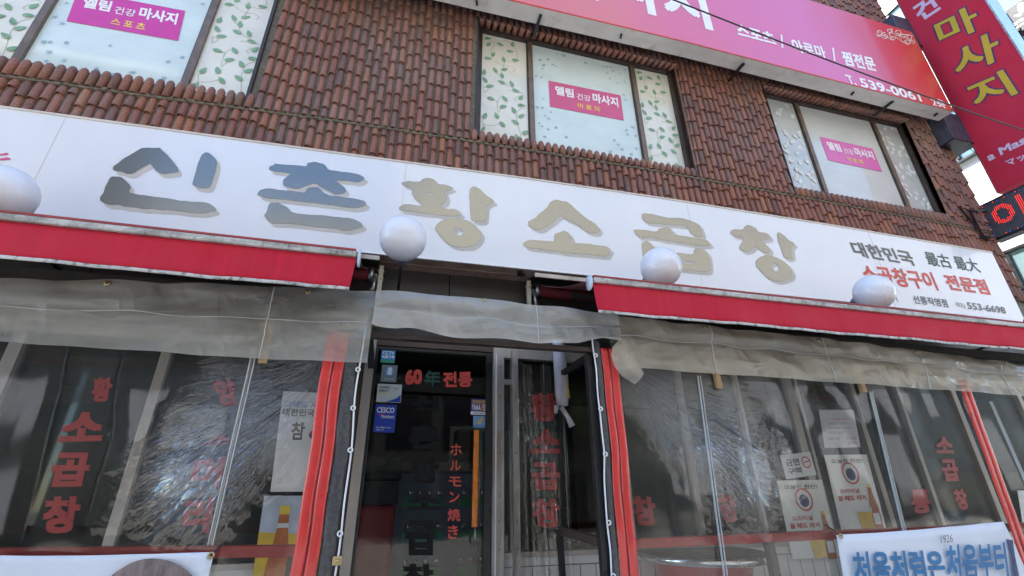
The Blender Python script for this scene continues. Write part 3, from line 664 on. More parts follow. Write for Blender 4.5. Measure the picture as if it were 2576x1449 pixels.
for lp in ([(-160,85),(80,75),(110,58),(160,62),(175,85),(120,108),(-160,112)], [(-160,180),(90,160),(120,142),(215,165),(210,185),(130,200),(-160,210)], [(-160,250),(0,268),(45,300),(20,340),(-160,345)]):
    put_poly(mb, [[(v.x, v.z) for v in (at(*zr(*p), YS) for p in chaikin(lp))]], YS-.003)
mb.build('red_emblem', M['pink'], sgn)
def signtext(body, L, R, T, B, mat, bold=.0, sp=1.0, name='lettering'):
    mb = MB(); text_lrtb(mb, body, ZS(*L), ZS(*R), ZS(*T), ZS(*B), YS-.003, bold, sp); return mb.build(name, mat, sgn)
def signtext_px(body, LB, RB, LT, mat, bold=.0, sp=1.0):
    mb = MB(); text_px(mb, body, ZS(*LB), ZS(*RB), ZS(*LT), YS-.003, bold, sp); return mb.build('lettering', mat, sgn)
signtext_px('대한민국', (395, 400), (1190, 535), (305, 200), M['ink_dark'], .03)
signtext_px('最古 最大', (1345, 520), (2030, 620), (1265, 335), M['ink_green'], .012)
signtext_px('소곱창구이', (530, 752), (1480, 850), (440, 500), M['ink_red'], .03)
signtext_px('전문점', (1600, 835), (2150, 905), (1520, 630), M['ink_red'], .035)
signtext_px('선릉직영점', (1160, 1015), (1605, 1068), (1122, 905), M['ink_grey'], .02)
signtext_px('02)', (1715, 1068), (1830, 1090), (1685, 995), M['ink_grey'], .0)
signtext_px('553-6698', (1855, 1085), (2350, 1150), (1828, 995), M['ink_dark'], .02)
signtext_px('ㅣ', (940, 990), (950, 991), (915, 935), M['ink_grey'], .0)

# ------------------------------------------------------------------ upper pink sign
YU = 3.05
up = thing('upper_sign', 'long pink and red sign with white lettering high above the windows', 'sign', (4, YU, 6))
XU0, XU1 = -1.5, 6.95
ub = [(-1.5, 5.97), (.78, 5.99), (2.9, 6.026), (6.95, 5.975)]; ut = [(-1.5, 7.6), (5.11, 7.566), (6.95, 7.516)]
mb = MB(); ux = lambda u: XU0+(XU1-XU0)*u
mb.grid(lambda u, v: (ux(u), YU, interp(ux(u), ub)+(interp(ux(u), ut)-interp(ux(u), ub))*v), 30, 6); mb.build('sign_face', M['pink_face'], up)
cs = MB()
for i in range(30):
    a, b = ux(i/30), ux((i+1)/30); za, zb_, ta, tb_ = interp(a, ub), interp(b, ub), interp(a, ut), interp(b, ut)
    cs.add([(a, YU, za), (b, YU, zb_), (b, YU+.085, zb_), (a, YU+.085, za)], [(3, 2, 1, 0)], 0)
    cs.add([(a, YU+.085, za), (b, YU+.085, zb_), (b, YU+.088, zb_+.006), (a, YU+.088, za+.006)], [(3, 2, 1, 0)], 1)
    cs.add([(a, YU+.088, za+.006), (b, YU+.088, zb_+.006), (b, YU+.185, zb_+.006), (a, YU+.185, za+.006)], [(3, 2, 1, 0)], 0)
    cs.add([(a, YU, ta), (b, YU, tb_), (b, YU+.185, tb_), (a, YU+.185, ta)], [(0, 1, 2, 3)], 0)
    cs.add([(a, YU+.185, za+.006), (b, YU+.185, zb_+.006), (b, YU+.185, tb_), (a, YU+.185, ta)], [(0, 1, 2, 3)], 0)
cs.add([(XU1, YU, 5.975), (XU1, YU+.185, 5.981), (XU1, YU+.185, 7.516), (XU1, YU, 7.516)], [(0, 1, 2, 3)], 0)
cs.build('sign_casing', [M['casing'], M['black']], up)
tr_ = MB(); tr_.bar((XU0, YU-.004, interp(XU0, ub)+.004), (2.9, YU-.004, 6.03), .008, .014); tr_.bar((2.9, YU-.004, 6.03), (XU1, YU-.004, 5.979), .008, .014); tr_.build('edge_trim', M['ink_red'], up)
for px in (Z2(1455, 140), Z3(490, 490), Z3(1575, 770), Z2(2050, 255), Z3(1290, 670), Z3(1895, 825), Z2(1005, 15)):
    p = at(*px, YU+.09); b_ = MB(); big = px in (Z2(1455, 140), Z3(490, 490), Z3(1575, 770)); z = interp(p.x, ub)
    if big: b_.bar((p.x+.02, YU+.06, z-.012), (p.x+.02, YU+.33, z-.012), .03, .02)
    else: b_.bar((p.x, YU+.07, z-.01), (p.x+.015, YU+.12, z-.012), .02, .018)
    b_.build('fixing_clip', M['black'], up)
YUT = YU-.003
mb = MB(); p1 = at(1795, 75, YUT); p0 = at(1690, 45, YUT)
put_text(mb, '마사지', (p1.x-2.05, YUT, p1.z-.02), (2.05, 0, 0), (0, 0, .82), .03); mb.build('lettering', M['white_print'], up)
def uptext(body, LB, RB, LT, bold, sp=1.0):
    mb = MB(); text_px(mb, body, Z3(*LB), Z3(*RB), Z3(*LT), YUT, bold, sp); mb.build('lettering', M['white_print'], up)
uptext('스포츠', (465, 252), (745, 325), (440, 165), .035); uptext('|', (780, 345), (792, 347), (772, 250), .0)
uptext('아로마', (870, 372), (1115, 435), (840, 275), .035); uptext('|', (1158, 440), (1170, 443), (1146, 345), .0)
uptext('찜전문', (1235, 470), (1475, 520), (1205, 365), .035)
uptext('T.', (1268, 605), (1328, 620), (1236, 538), .03); uptext('539-0061', (1360, 628), (1800, 738), (1335, 560), .025); uptext('2층', (1880, 770), (1980, 795), (1850, 700), .02)
sw = MB()
for cx_, cz_, r0, a0, sg in ((1485, 235, 26, 90, 1), (1560, 220, 22, 0, -1), (1530, 260, 28, 200, 1), (1620, 235, 26, 40, 1), (1660, 262, 24, 180, -1), (1700, 270, 26, 60, 1), (1690, 310, 24, 250, -1), (1585, 280, 20, 300, 1), (1725, 300, 20, 10, -1)):
    pts = []
    for k in range(16):
        t_ = k/15; rr = r0*(.25+.75*t_); an = RAD(a0+sg*t_*430); pts.append(Z3(cx_+rr*math.cos(an)*1.1, cz_+rr*math.sin(an)*.9))
    q = [at(*p, YUT) for p in pts]; ribbon(sw, [(v.x, v.z) for v in q], .014, YUT, 0)
for pl in ([(1470, 262), (1530, 262), (1580, 290), (1560, 240), (1640, 260), (1730, 300)], [(1570, 210), (1600, 250), (1680, 250), (1735, 262)], [(1600, 262), (1650, 300), (1700, 320)]):
    q = [at(*Z3(*p), YUT) for p in pl]; ribbon(sw, [(v.x, v.z) for v in q], .016, YUT-.0005, 0)
sw.build('scroll_ornament', M['film_cream'], up)

# ------------------------------------------------------------------ blade sign and LED sign at the corner
XB = 7.36
bs_ = thing('blade_sign', 'tall crimson blade sign with big yellow characters at the corner', 'sign', (XB, 2.8, 4.8))
mb = MB(); Y0, Y1 = 2.40, 3.21; zb0, zt0 = 4.84, 9.2
mb.box(XB, XB+.22, Y0, Y1, zb0, zt0); mb.build('sign_face', M['blade_red'], bs_)
ed = MB(); ed.box(XB-.012, XB+.232, Y0-.02, Y0-.001, zb0, zt0); ed.box(XB-.008, XB+.228, Y1+.001, Y1+.012, zb0, zt0); ed.build('edge_trim', M['bright_steel'], bs_)
def blade_text(body, LB, RB, LT, mat, bold, dx, name='lettering', fr=Z3, grow=0):
    o = atx(*fr(*LB), XB-dx); U = atx(*fr(*RB), XB-dx)-o; V = atx(*fr(*LT), XB-dx)-o; mb = MB(); put_text(mb, body, o, U, V, bold); return mb.build(name, mat, bs_)
ZB = zf(3496, 0, 600/1449)
for ch, LB, RB, LT in (('마', (640, 465), (1070, 275), (548, 222)), ('사', (790, 780), (1265, 570), (722, 492)), ('지', (990, 1070), (1420, 905), (850, 830))):
    # box corners follow the lean of the characters: left-bottom, right-bottom, left-top
    blade_text(ch, LB, RB, LT, M['blade_navy'], .050, .002, fr=ZB, name='lettering_outline')
    o = atx(*ZB(*LB), XB-.004); U = atx(*ZB(*RB), XB-.004)-o; V = atx(*ZB(*LT), XB-.004)-o
    mb = MB(); put_text(mb, ch, o+U*.04+V*.04, U*.92, V*.92, .022); mb.build('lettering', M['blade_yellow'], bs_)
blade_text('건', (455, 215), (650, 85), (355, 70), M['blade_lilac'], .03, .002, fr=ZB)
Z5b = zf(3496, 500, 600/1449)
blade_text('a Massage', (1118, 372), (1800, 40), (1080, 285), M['blade_lilac'], .03, .002, fr=Z5b)
blade_text('マッサージ', (1300, 400), (1800, 190), (1260, 345), M['blade_lilac'], .02, .002, fr=Z5b)
led = thing('led_sign', 'black LED matrix sign showing a red glowing character below the crimson blade sign', 'sign', (7.2, 3.1, 4.2))
XL = 7.2; mb = MB(); mb.box(XL, XL+.14, 2.45, 3.40, 4.20, 4.725); mb.build('housing', M['black'], led, bevel=.008)
mb = MB(); mb.box(XL-.004, XL-.0005, 2.49, 3.37, 4.235, 4.69); mb.build('screen', M['led_off'], led)
dots = MB()
import itertools
gl, gf = text2d('아', .018); gl = [q[:2] for q in gl]
def inside(u, v):
    for f in gf:
        pts = [gl[i] for i in f]; s = None; ok = True
        for i in range(len(pts)):
            a, b = pts[i], pts[(i+1) % len(pts)]; c = (b[0]-a[0])*(v-a[1])-(b[1]-a[1])*(u-a[0])
            if s is None: s = c > 0
            elif (c > 0) != s: ok = False; break
        if ok: return True
    return False
ny, nz = 46, 24
for i in range(ny):
    for j in range(nz):
        y = 3.36-i*.0193; z = 4.245+j*.0191; r = .0054
        u, v = (3.30-y)/.40, (z-4.29)/.355
        border = (i in (0,) or j in (0, nz-1))
        k = 0 if (0 <= u <= 1 and 0 <= v <= 1 and inside(u, v)) else 2
        if border: k = 0 if (i+j) % 6 == 0 else 1 if (i+j) % 6 == 2 else 2
        if k == 2 and (i+j) % 2: continue
        q = [(XL-.0055, y+r*math.cos(a*math.pi/3), z+r*math.sin(a*math.pi/3)) for a in range(6)]; dots.add(q, [tuple(range(6))], k)
dots.build('dot_matrix', [M['led_red'], M['led_blue'], M['ink_grey']], led)
br = thing('sign_bracket', 'thin black bracket arms holding the LED sign to the tiled wall', 'bracket', (7.1, 3.4, 4.2))
mb = MB()
for z in (4.62, 4.24): mb.bar((7.1, 3.37, z), (7.22, 3.30, z), .02, .02); mb.bar((6.9, 3.35, z-.02), (7.1, 3.37, z), .02, .02)
mb.bar((6.92, 3.34, 4.60), (6.92, 3.34, 4.18), .03, .02); mb.bar((6.75, 3.34, 4.62), (6.98, 3.34, 4.15), .02, .02); mb.build('arm', M['black'], br)
for z0, z1, lb in ((7.55, 8.15, 'upper dark bracket box joining the crimson blade sign to the building corner'), (5.66, 6.16, 'lower dark bracket box joining the crimson blade sign to the building corner')):
    bx = thing('bracket_box', lb, 'bracket', (7.3, 3.4, z0), 'dark boxes carrying the blade sign'); mb = MB(); mb.box(7.02, 7.42, 3.20, 3.52, z0, z1); mb.build('housing', M['bluegrey_box'], bx, bevel=.012)
    mb = MB(); mb.box(7.0, 7.44, 3.19, 3.53, z0-.02, z0); mb.build('base_plate', M['black'], bx)

# ------------------------------------------------------------------ awnings
def awning(x0, x1, endx, label, hood):
    t = thing('awning', label, 'awning', ((x0+x1)/2, 2.3, 2.3), 'crimson roll-out awnings over the shopfront')
    tilt = lambda x: 0.0
    mb = MB(); mb.box(x0, x1, 2.245, 2.33, 2.474, 2.506); mb.build('front_bar', M['alu_dirty'], t, bevel=.006)
    mb = MB(); mb.box(x0, x1-.004 if endx == x1 else x1, 2.25, 2.33, 2.5075, 2.523); mb.build('fabric_fold', M['awning_roll'], t, bevel=.006)
    n = int((x1-x0)/.05); wav = lambda x: .006*math.sin(x*5.1)+.004*math.sin(x*13.7+1)+.003*math.sin(x*27)
    def vf(u, v):
        x = x0+(x1-x0)*u; e = abs(x-endx)
        return (x+(.012*(1-v) if endx == x0 else -.012*(1-v))*math.exp(-e/.2), 2.262+wav(x)*(1-v)+.018*math.exp(-e/.12)*(1-v)*v*2, 2.300+(2.474-2.300)*v + (-.004*math.exp(-e/.15))*(1-v))
    mb = MB(); mb.grid(vf, n, 6); mb.build('valance', M['awning'], t, solid=.003)
    def hf(u, v):
        p = vf(u, 0); return (p[0], p[1]-.003, p[2]-.012+.016*v)
    mb = MB(); mb.grid(hf, n, 1); mb.build('hem', M['hem'], t, solid=.005)
    mb = MB()
    mb.grid(lambda u, v: (x0+(x1-x0)*u, 2.33+(3.27-2.33)*v, 2.515+(2.90-2.515)*v-.03*math.sin(math.pi*v)), 20, 10); mb.build('canopy', M['canopy'], t, solid=.003)
    mb = MB(); mb.tube([(x0, 3.28, 2.85), (x1, 3.28, 2.85)], .045, 14); mb.build('roller', M['roller'], t)
    s = 1 if endx == x0 else -1
    mb = MB(); mb.lathe((endx-s*.006, 2.287, 2.485), [(.001, 0), (.036, 0), (.04, .004), (.04, .012), (.001, .012)], 16); me_ = mb.mesh('end_cap', M['cap'])
    me_.transform(Matrix.Translation((endx-s*.006, 2.287, 2.485)) @ Matrix.Rotation(RAD(90)*-s, 4, 'Y') @ Matrix.Scale(1.25, 4, (1, 0, 0)) @ Matrix.Translation((-(endx-s*.006), -2.287, -2.485))); link(me_, 'end_cap', t)
    mb = MB(); mb.tube([(endx+s*.0, 3.28, 2.85), (endx-s*.03, 3.28, 2.85)], [.05, .05], 14); mb.tube([(endx-s*.03, 3.28, 2.85), (endx-s*.06, 3.28, 2.84)], .02, 8)
    mb.tube([(endx-s*.05, 3.27, 2.84), (endx-s*.045, 3.24, 2.77), (endx-s*.04, 3.23, 2.70)], [.013, .011, .016], 8); mb.build('gearbox', M['steel'], t)
    mb = MB(); px = endx-s*.085
    mb.box(px-.016, px+.016, 3.26, 3.292, 2.45, 2.93); mb.box(px-.021, px+.021, 3.255, 3.297, 2.815, 2.83); mb.box(px-.021, px+.021, 3.255, 3.297, 2.875, 2.89); mb.build('support_post', M['cream_steel'], t, bevel=.003)
    a = thing; mb = MB()
    e0 = (endx+s*.25, 3.2, 2.80); e1 = (endx+s*.9, 2.8, 2.66); e2 = (endx+s*.35, 2.34, 2.47)
    mb.bar(e0, e1, .035, .045); mb.bar(e1, e2, .03, .04); mb.build('folding_arm', M['dark_panel'], t)
    hx0, hx1 = hood; mb = MB()
    mb.hexa([(hx0, 3.12, 2.915), (hx1, 3.12, 2.915), (hx1, 3.39, 2.965), (hx0, 3.39, 2.965)], [(hx0, 3.12, 2.921), (hx1, 3.12, 2.921), (hx1, 3.39, 2.971), (hx0, 3.39, 2.971)])
    mb.build('hood', M['dark_panel'], t); mb = MB(); mb.box(hx0, hx1, 3.105, 3.119, 2.895, 2.928); mb.build('hood_lip', M['alu'], t)
    return t
awning(-2.9, -.235, -.235, 'crimson roll-out awning left of the doorway', (-1.2, -.165))
awning(1.092, 5.9, 1.092, 'crimson roll-out awning right of the doorway', (1.01, 2.4))

# ------------------------------------------------------------------ globe lamps
R_ = .15
gp = thing('globe_lamp', 'first globe', 'lamp', (0, 0, 0), 'white globe lamps along the bottom of the shop sign')
mb = MB(); prof = [(max(.0005, R_*math.sin(math.pi*k/24)), -R_*math.cos(math.pi*k/24)) for k in range(25)]; mb.lathe((0, 0, 0), prof, 40); mb.build('globe', M['globe'], gp)
mb = MB(); mb.tube([(0, .125, -.035), (0, .15, -.043), (0, .19, -.055)], [.068, .066, .05], 18)
for k in range(3): mb.tube([(0, .132+.02*k, -.037-.006*k), (0, .138+.02*k, -.039-.006*k)], .071-.005*k, 18)
mb.build('socket_cap', M['lamp_cap'], gp)
mb = MB(); mb.tube([(0, .18, -.05), (0, .30, -.12), (0, .42, -.16), (0, .68, -.17)], .012, 8); mb.build('stem', M['black'], gp)
GLB = [((-2.13, 2.7, 2.858), 'white globe lamp cut by the left edge of the photo, beside the red emblem'),
       ((-.012, 2.7, 2.866), 'white globe lamp hanging above the doorway between the two awnings'),
       ((1.863, 2.7, 2.878), 'white globe lamp over the left end of the right awning'),
       ((3.88, 2.7, 2.876), 'white globe lamp covering part of the red lettering near the sign end'),
       ((6.03, 2.7, 2.88), 'white globe lamp at the right edge of the photo by the sign corner')]
for i, (p, lb) in enumerate(GLB):
    o = gp if i == 0 else copy_tree(gp); o.location = p; o['label'] = lb

# ------------------------------------------------------------------ ground-floor front: fascia, shop front, door
mb = MB()
xs = [-8, -2.0, -.9, .38, 1.02, 2.3, 3.6, 4.9, 6.1, 7.27]
for a, b in zip(xs, xs[1:]): mb.box(a+.004, b-.004, YW-.02, YW+.06, 2.36, 2.975)
mb.build('fascia_panel', M['dark_panel'], bld); mb = MB(); mb.box(-8, 7.1, YW+.062, YW+.12, 2.36, 2.975); mb.build('fascia_backing', M['black'], bld)
# room behind the glass
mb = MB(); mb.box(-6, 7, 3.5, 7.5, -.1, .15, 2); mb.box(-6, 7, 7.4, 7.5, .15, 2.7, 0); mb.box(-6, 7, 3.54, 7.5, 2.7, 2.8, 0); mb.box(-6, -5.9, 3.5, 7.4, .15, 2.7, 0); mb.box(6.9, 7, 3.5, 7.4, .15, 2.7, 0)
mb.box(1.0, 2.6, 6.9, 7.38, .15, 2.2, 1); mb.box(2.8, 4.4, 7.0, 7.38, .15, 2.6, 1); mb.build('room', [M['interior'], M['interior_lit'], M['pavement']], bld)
YF = 3.30
sf = MB()
sf.box(-6, -.215, YF, YF+.06, 2.27, 2.36, 0); sf.box(.735, 7.1, YF, YF+.06, 2.285, 2.36, 0)
mull = [(-4.4, .07), (-3.2, .07), (-2.17, .07), (-1.39, .055), (-.90, .02), (1.72, .05), (2.28, .045), (2.83, .03), (3.36, .07), (3.44, .03), (4.06, .05), (4.6, .04), (5.3, .06), (6.2, .06)]
for x, wd in mull: sf.box(x-wd/2, x+wd/2, YF-.012, YF+.05, .98, 2.27, 0)
for a, b in ((-6, -.215), (.745, .86), (.91, 7.1)): sf.box(a, b, YF+.002, YF+.06, .97, 1.0, 0)
sf.box(.72, .80, YF-.03, YF+.07, .1, 2.36, 0); sf.box(.735, .745, YF-.034, YF-.03, .1, 2.3, 2); sf.box(.862, .905, YF-.04, YF+.04, .1, 2.34, 0); sf.box(1.50, 1.56, YF-.03, YF+.05, .1, 2.34, 1)
sf.box(.80, .862, YF-.005, YF+.03, 2.085, 2.12, 0)
for z in (1.02, 1.18, 1.33, 1.6, 1.98, 2.2):
    for x in (.765, .884): sf.box(x-.004, x+.004, YF-.043 if x > .8 else YF-.033, YF-.03, z, z+.008, 1)
sfo = sf.build('shop_front', [M['alu'], M['black'], M['white_print']], bld, bevel=.002)
gls = MB()
for a, b in ((-6, -.215), (.80, .862), (.905, 1.50), (1.56, 7.1)): gls.box(a, b, YF+.02, YF+.026, 1.0, 2.275)
gls.build('glass_pane', M['glass'], sfo)
lw = MB()
for a, b in ((-6, -.215), (.80, .862), (.905, 1.50), (1.56, 7.1)):
    lw.box(a, b, YF+.01, YF+.05, .0, .97, 0); lw.box(a, b, YF+.0085, YF+.0095, .915, .922, 1)
    x = a+.09
    while x < b: lw.box(x-.003, x+.003, YF+.008, YF+.0092, .0, .913, 1); x += .11
lw.build('lower_panel', [M['white_wall'], M['groove']], sfo)
mb = MB()
def vcol(chars):
    for ch, LB, RB, LT in chars: text_px(mb, ch, LB, RB, LT, YF-.002 if False else YF+.012, .045)
vcol([('황', Z7(655, 190), Z7(800, 185), Z7(680, 10)), ('소', Z7(415, 480), Z7(735, 470), Z7(465, 265)), ('곱', Z7(340, 805), Z7(625, 800), Z7(395, 555)), ('창', Z7(290, 1145), Z7(560, 1135), Z7(330, 875)),
      ('양', Z7(1590, 220), Z7(1745, 215), Z7(1530, 20)), ('소', Z7(1470, 500), Z7(1640, 495), Z7(1540, 430)), ('머', Z7(1365, 815), Z7(1590, 805), Z7(1420, 590)), ('리', Z7(1295, 1145), Z7(1510, 1135), Z7(1350, 885))])
vcol([('황', Z8(1400, 330), Z8(1600, 330), Z8(1395, 120)), ('소', Z8(1395, 560), Z8(1615, 560), Z8(1400, 385)), ('곱', Z8(1410, 825), Z8(1620, 825), Z8(1400, 625)), ('창', Z8(1425, 1100), Z8(1630, 1095), Z8(1405, 890))])
vcol([('창', Z8(2155, 1085), Z8(2330, 1085), Z8(2120, 870)), ('창', Z9(350, 1060), Z9(480, 1055), Z9(305, 860)), ('통', Z9(1730, 1000), Z9(1870, 990), Z9(1710, 825)), ('소', Z9(1900, 560), Z9(2030, 560), Z9(1890, 440)), ('곱', Z9(1960, 765), Z9(2080, 760), Z9(1925, 605)), ('창', Z9(2060, 970), Z9(2150, 965), Z9(2015, 820))])
mb.build('window_lettering', M['glass_red'], sfo)
# door
dr = MB(); DX0, DX1 = -.125, .70
dr.box(DX0-.06, DX0, YF-.035, YF+.06, .1, 2.36, 0); dr.box(DX0-.09, DX0-.062, YF-.02, YF+.05, .1, 2.36, 1); dr.box(DX0-.105, DX0-.092, YF-.03, YF+.05, .1, 2.36, 0)
dr.box(DX0, .72, YF-.01, YF+.06, 2.318, 2.36, 1)
for a, b, c, d in ((DX0, DX0+.018, .15, 2.314), (DX1-.03, DX1+.018, .15, 2.314), (DX0+.018, DX1-.03, 2.292, 2.314), (DX0+.018, DX1-.03, .15, .25)): dr.box(a, b, YF+.0, YF+.04, c, d, 2)
do = dr.build('door', [M['alu'], M['brown_post'], M['black']], bld, bevel=.002)
mb = MB(); mb.box(DX0+.018, DX1-.03, YF+.018, YF+.026, .25, 2.292); mb.build('glass_pane', M['door_glass'], do)
mb = MB(); hx = .597; mb.box(hx-.018, hx+.018, YF-.075, YF-.045, 1.155, 1.75); mb.build('handle', M['handle_wood'], do, bevel=.008)
mb = MB()
for z in (1.25, 1.65): mb.tube([(hx, YF-.045, z), (hx, YF, z)], .009, 8)
mb.tube([(hx+.005, YF-.06, 1.156), (hx+.005, YF-.06, 1.05)], .006, 8); mb.build('handle_mount', M['steel'], do)
YD = YF+.013
mb = MB(); text_px(mb, '60', Z5(490, 1430), Z5(612, 1425), Z5(492, 1320), YD, .05); mb.build('lettering', M['ink_red'], do); mb = MB(); text_px(mb, '전통', Z5(765, 1449), Z5(978, 1445), Z5(765, 1335), YD, .04); mb.build('lettering', M['ink_red'], do)
mb = MB(); text_px(mb, '年', Z5(625, 1440), Z5(740, 1440), Z5(635, 1325), YD, .03); mb.build('lettering', M['ink_green'], do)
mb = MB()
for ch, y0, y1, x0, x1 in (('ホ', 490, 575, 818, 900), ('ル', 610, 685, 815, 895), ('モ', 730, 800, 808, 898), ('ン', 838, 915, 810, 885), ('焼', 960, 1050, 798, 890), ('き', 1080, 1180, 800, 875)):
    text_px(mb, ch, Z8(x0, y1), Z8(x1, y1), Z8(x0, y0), YD, .012)
mb.build('lettering', M['ink_red'], do)
mb = MB()
for ch, y0, y1, x0, x1 in (('신', 140, 250, 540, 745), ('촌', 350, 530, 515, 750), ('황', 590, 780, 520, 740), ('소', 840, 970, 500, 760), ('곱', 1040, 1300, 490, 720), ('창', 1360, 1560, 470, 700)):
    text_px(mb, ch, Z8(x0, y1), Z8(x1, y1), Z8(x0, y0), YD, .05)
mb.build('lettering', M['ink_black'], do)

# stickers on the door glass
def sticker(mat, TL, TR, BL, label, extras, rnd=False):
    Y = YF+.011; o = at(*BL, Y); U = at(*TR, Y)-at(*TL, Y); V = at(*TL, Y)-o; U.z = 0; V.x = 0; U.y = V.y = 0
    t = thing('sticker', label, 'sticker', o+U/2, 'stickers on the door glass'); mb = MB()
    mb.hexa([o, o+U, o+U+V, o+V], [p+Vector((0, .0016, 0)) for p in (o, o+U, o+U+V, o+V)]); mb.build('sheet', mat, t)
    for e in extras:
        mb = MB(); q = Vector((0, -.0012, 0))
        if e[0] == 't': put_text(mb, e[1], o+U*e[2]+V*e[3]+q, U*(e[4]-e[2]), V*(e[5]-e[3]), e[7]); nm = 'lettering'
        elif e[0] == 'r': a = o+U*e[1]+V*e[2]+q; u_, v_ = U*(e[3]-e[1]), V*(e[4]-e[2]); mb.add([a, a+u_, a+u_+v_, a+v_], [(0, 1, 2, 3)]); nm = 'colour_block'
        elif e[0] == 'c': c = o+U*e[1]+V*e[2]; disc(mb, (c.x, c.z), e[3]*U.x, Y-.0018); nm = 'emblem'
        elif e[0] == 'p': put_poly(mb, [[((o+U*a+V*b).x, (o+U*a+V*b).z) for a, b in e[1]]], Y-.0022); nm = 'picture'
        mb.build(nm, M[e[-1] if e[0] != 't' else e[6]], t)
sticker(M['cyan'], (958, 880), (993, 880), (957, 912), 'small blue square sticker at the top of the door glass', [('r', 0, 0, 1, .2, 'green_print'), ('t', 'CCTV', .08, .66, .92, .92, 'white_print', .02), ('t', '녹화구역', .06, .32, .94, .6, 'white_print', .03)])
sticker(M['grey_sticker'], (959, 917), (998, 917), (957, 960), 'grey sticker with a round blue emblem, second from the top on the door', [('c', .52, .62, .3, 'ink_sky'), ('p', [(.38, .42), (.66, .42), (.66, .8), (.55, .9), (.42, .8)], 'white_print'), ('t', '유한킴벌', .2, .1, .85, .25, 'pale_sticker', .0)])
sticker(M['pale_sticker'], (948, 965), (1009, 965), (946, 1011), 'pale card sticker with dark text lines and a blue wave on the door', [('t', '카카오페이로', .08, .74, .5, .88, 'ink_dark', .02), ('t', '환영합니다', .08, .55, .46, .69, 'ink_dark', .02), ('r', .08, .47, .42, .51, 'gold_print'), ('p', [(.35, .02), (.98, .02), (.98, .42), (.8, .22), (.6, .12)], 'cobalt'), ('t', 'VISA', .68, .72, .86, .80, 'ink_navy', .0)])
sticker(M['cobalt'], (942, 1017), (995, 1017), (938, 1087), 'rounded cobalt blue sticker with white lettering, lowest on the door glass', [('t', 'CESCO', .08, .70, .90, .90, 'white_print', .02), ('p', [(.1, .66), (.3, .58), (.52, .66), (.3, .62)], 'ink_red'), ('t', 'Members', .30, .50, .92, .64, 'white_print', .01), ('t', '세스코멤버스 Zone', .12, .14, .82, .20, 'white_print', .01), ('t', '1588-1119', .12, .06, .48, .11, 'white_print', .0)])
sticker(M['purple'], (1184, 1003), (1223, 1005), (1184, 1043), 'square violet sticker with a bottle picture right of the door lettering', [('t', '갓만든맛', .08, .70, .92, .93, 'beer', .03), ('t', 'YAAAASS', .06, .28, .94, .66, 'white_print', .02), ('p', [(.6, .26), (.78, .26), (.76, .6), (.70, .85), (.66, .6)], 'amber'), ('r', 0, 0, 1, .2, 'white_print'), ('t', '어서오세요', .15, .03, .85, .16, 'ink_navy', .02)])
sticker(M['cyan'], (1190, 1046), (1222, 1047), (1190, 1076), 'small light blue sticker with a tilted yellow bottle below the violet sticker', [('r', 0, .22, 1, 1, 'ink_sky'), ('p', [(.3, .3), (.5, .28), (.72, .72), (.8, .92), (.66, .9), (.55, .75)], 'beer'), ('t', '여기오늘도', .1, .05, .9, .18, 'white_print', .0)])

# ------------------------------------------------------------------ inside the shop
cb = thing('drinks_cabinet', 'blue-grey drinks cabinet with green labelled crates seen through the door', 'cabinet', (.55, 4.3, .15))
mb = MB(); mb.box(.12, 1.02, 4.3, 4.9, .15, 1.52); mb.build('body', M['cabinet'], cb, bevel=.01)
mb = MB(); mb.box(.10, 1.04, 4.26, 4.92, 1.52, 1.60); mb.build('top', M['interior_lit'], cb, bevel=.005)
for j in range(5):
    for i in range(2):
        x, z = .18+i*.45, .25+j*.25
        mb = MB(); mb.box(x+.02, x+.34, 4.27, 4.295, z, z+.07); mb.build('crate_label', M['crate'], cb)
        mb = MB()
        for k in range(4): mb.lathe((x+.06+k*.08, 4.275, z+.11), [(.001, -.004), (.022, -.004), (.022, .004), (.001, .004)], 10, axis='y')
        mb.build('bottle_cap', M['bright_steel'], cb)
rc = thing('red_cabinet', 'red cabinet standing inside the door on its left side', 'cabinet', (-.05, 3.9, .15))
mb = MB(); mb.box(-.14, .12, 3.85, 4.5, .15, 1.28); mb.build('body', M['red_cloth'], rc, bevel=.03); mb = MB(); mb.box(-.2, .14, 3.85, 4.5, 1.45, 1.62); mb.build('black_box', M['black'], rc, bevel=.01)
mb = MB(); mb.box(-.15, .13, 3.84, 4.51, 1.281, 1.44); mb.build('drawer', M['dark_panel'], rc)
for x, y, lb in ((-1.6, 4.6, 'steel-topped table inside the left shop window'), (2.2, 4.6, 'steel-topped table inside the right shop window'), (4.4, 4.7, 'steel-topped table deepest right behind the glass')):
    tb = thing('dining_table', lb, 'table', (x, y, .15), 'dining tables inside the restaurant')
    mb = MB(); mb.box(x-.5, x+.5, y-.35, y+.35, .93, .96); mb.build('tabletop', M['bright_steel'], tb, bevel=.006)
    for sx in (-1, 1):
        for sy in (-1, 1): mb = MB(); mb.tube([(x+sx*.42, y+sy*.28, .15), (x+sx*.42, y+sy*.28, .93)], .02, 8); mb.build('leg', M['black'], tb)
for x, lb in ((-1.2, 'white menu board on the back wall left of the door'), (1.35, 'pale menu board on the back wall right of the door')):
    mb = MB(); mb.box(x-.4, x+.4, 7.33, 7.39, 1.6, 2.3); tag(mb.build('menu_board', M['paper'], None, (x, 7.36, 1.6)), lb, 'board')

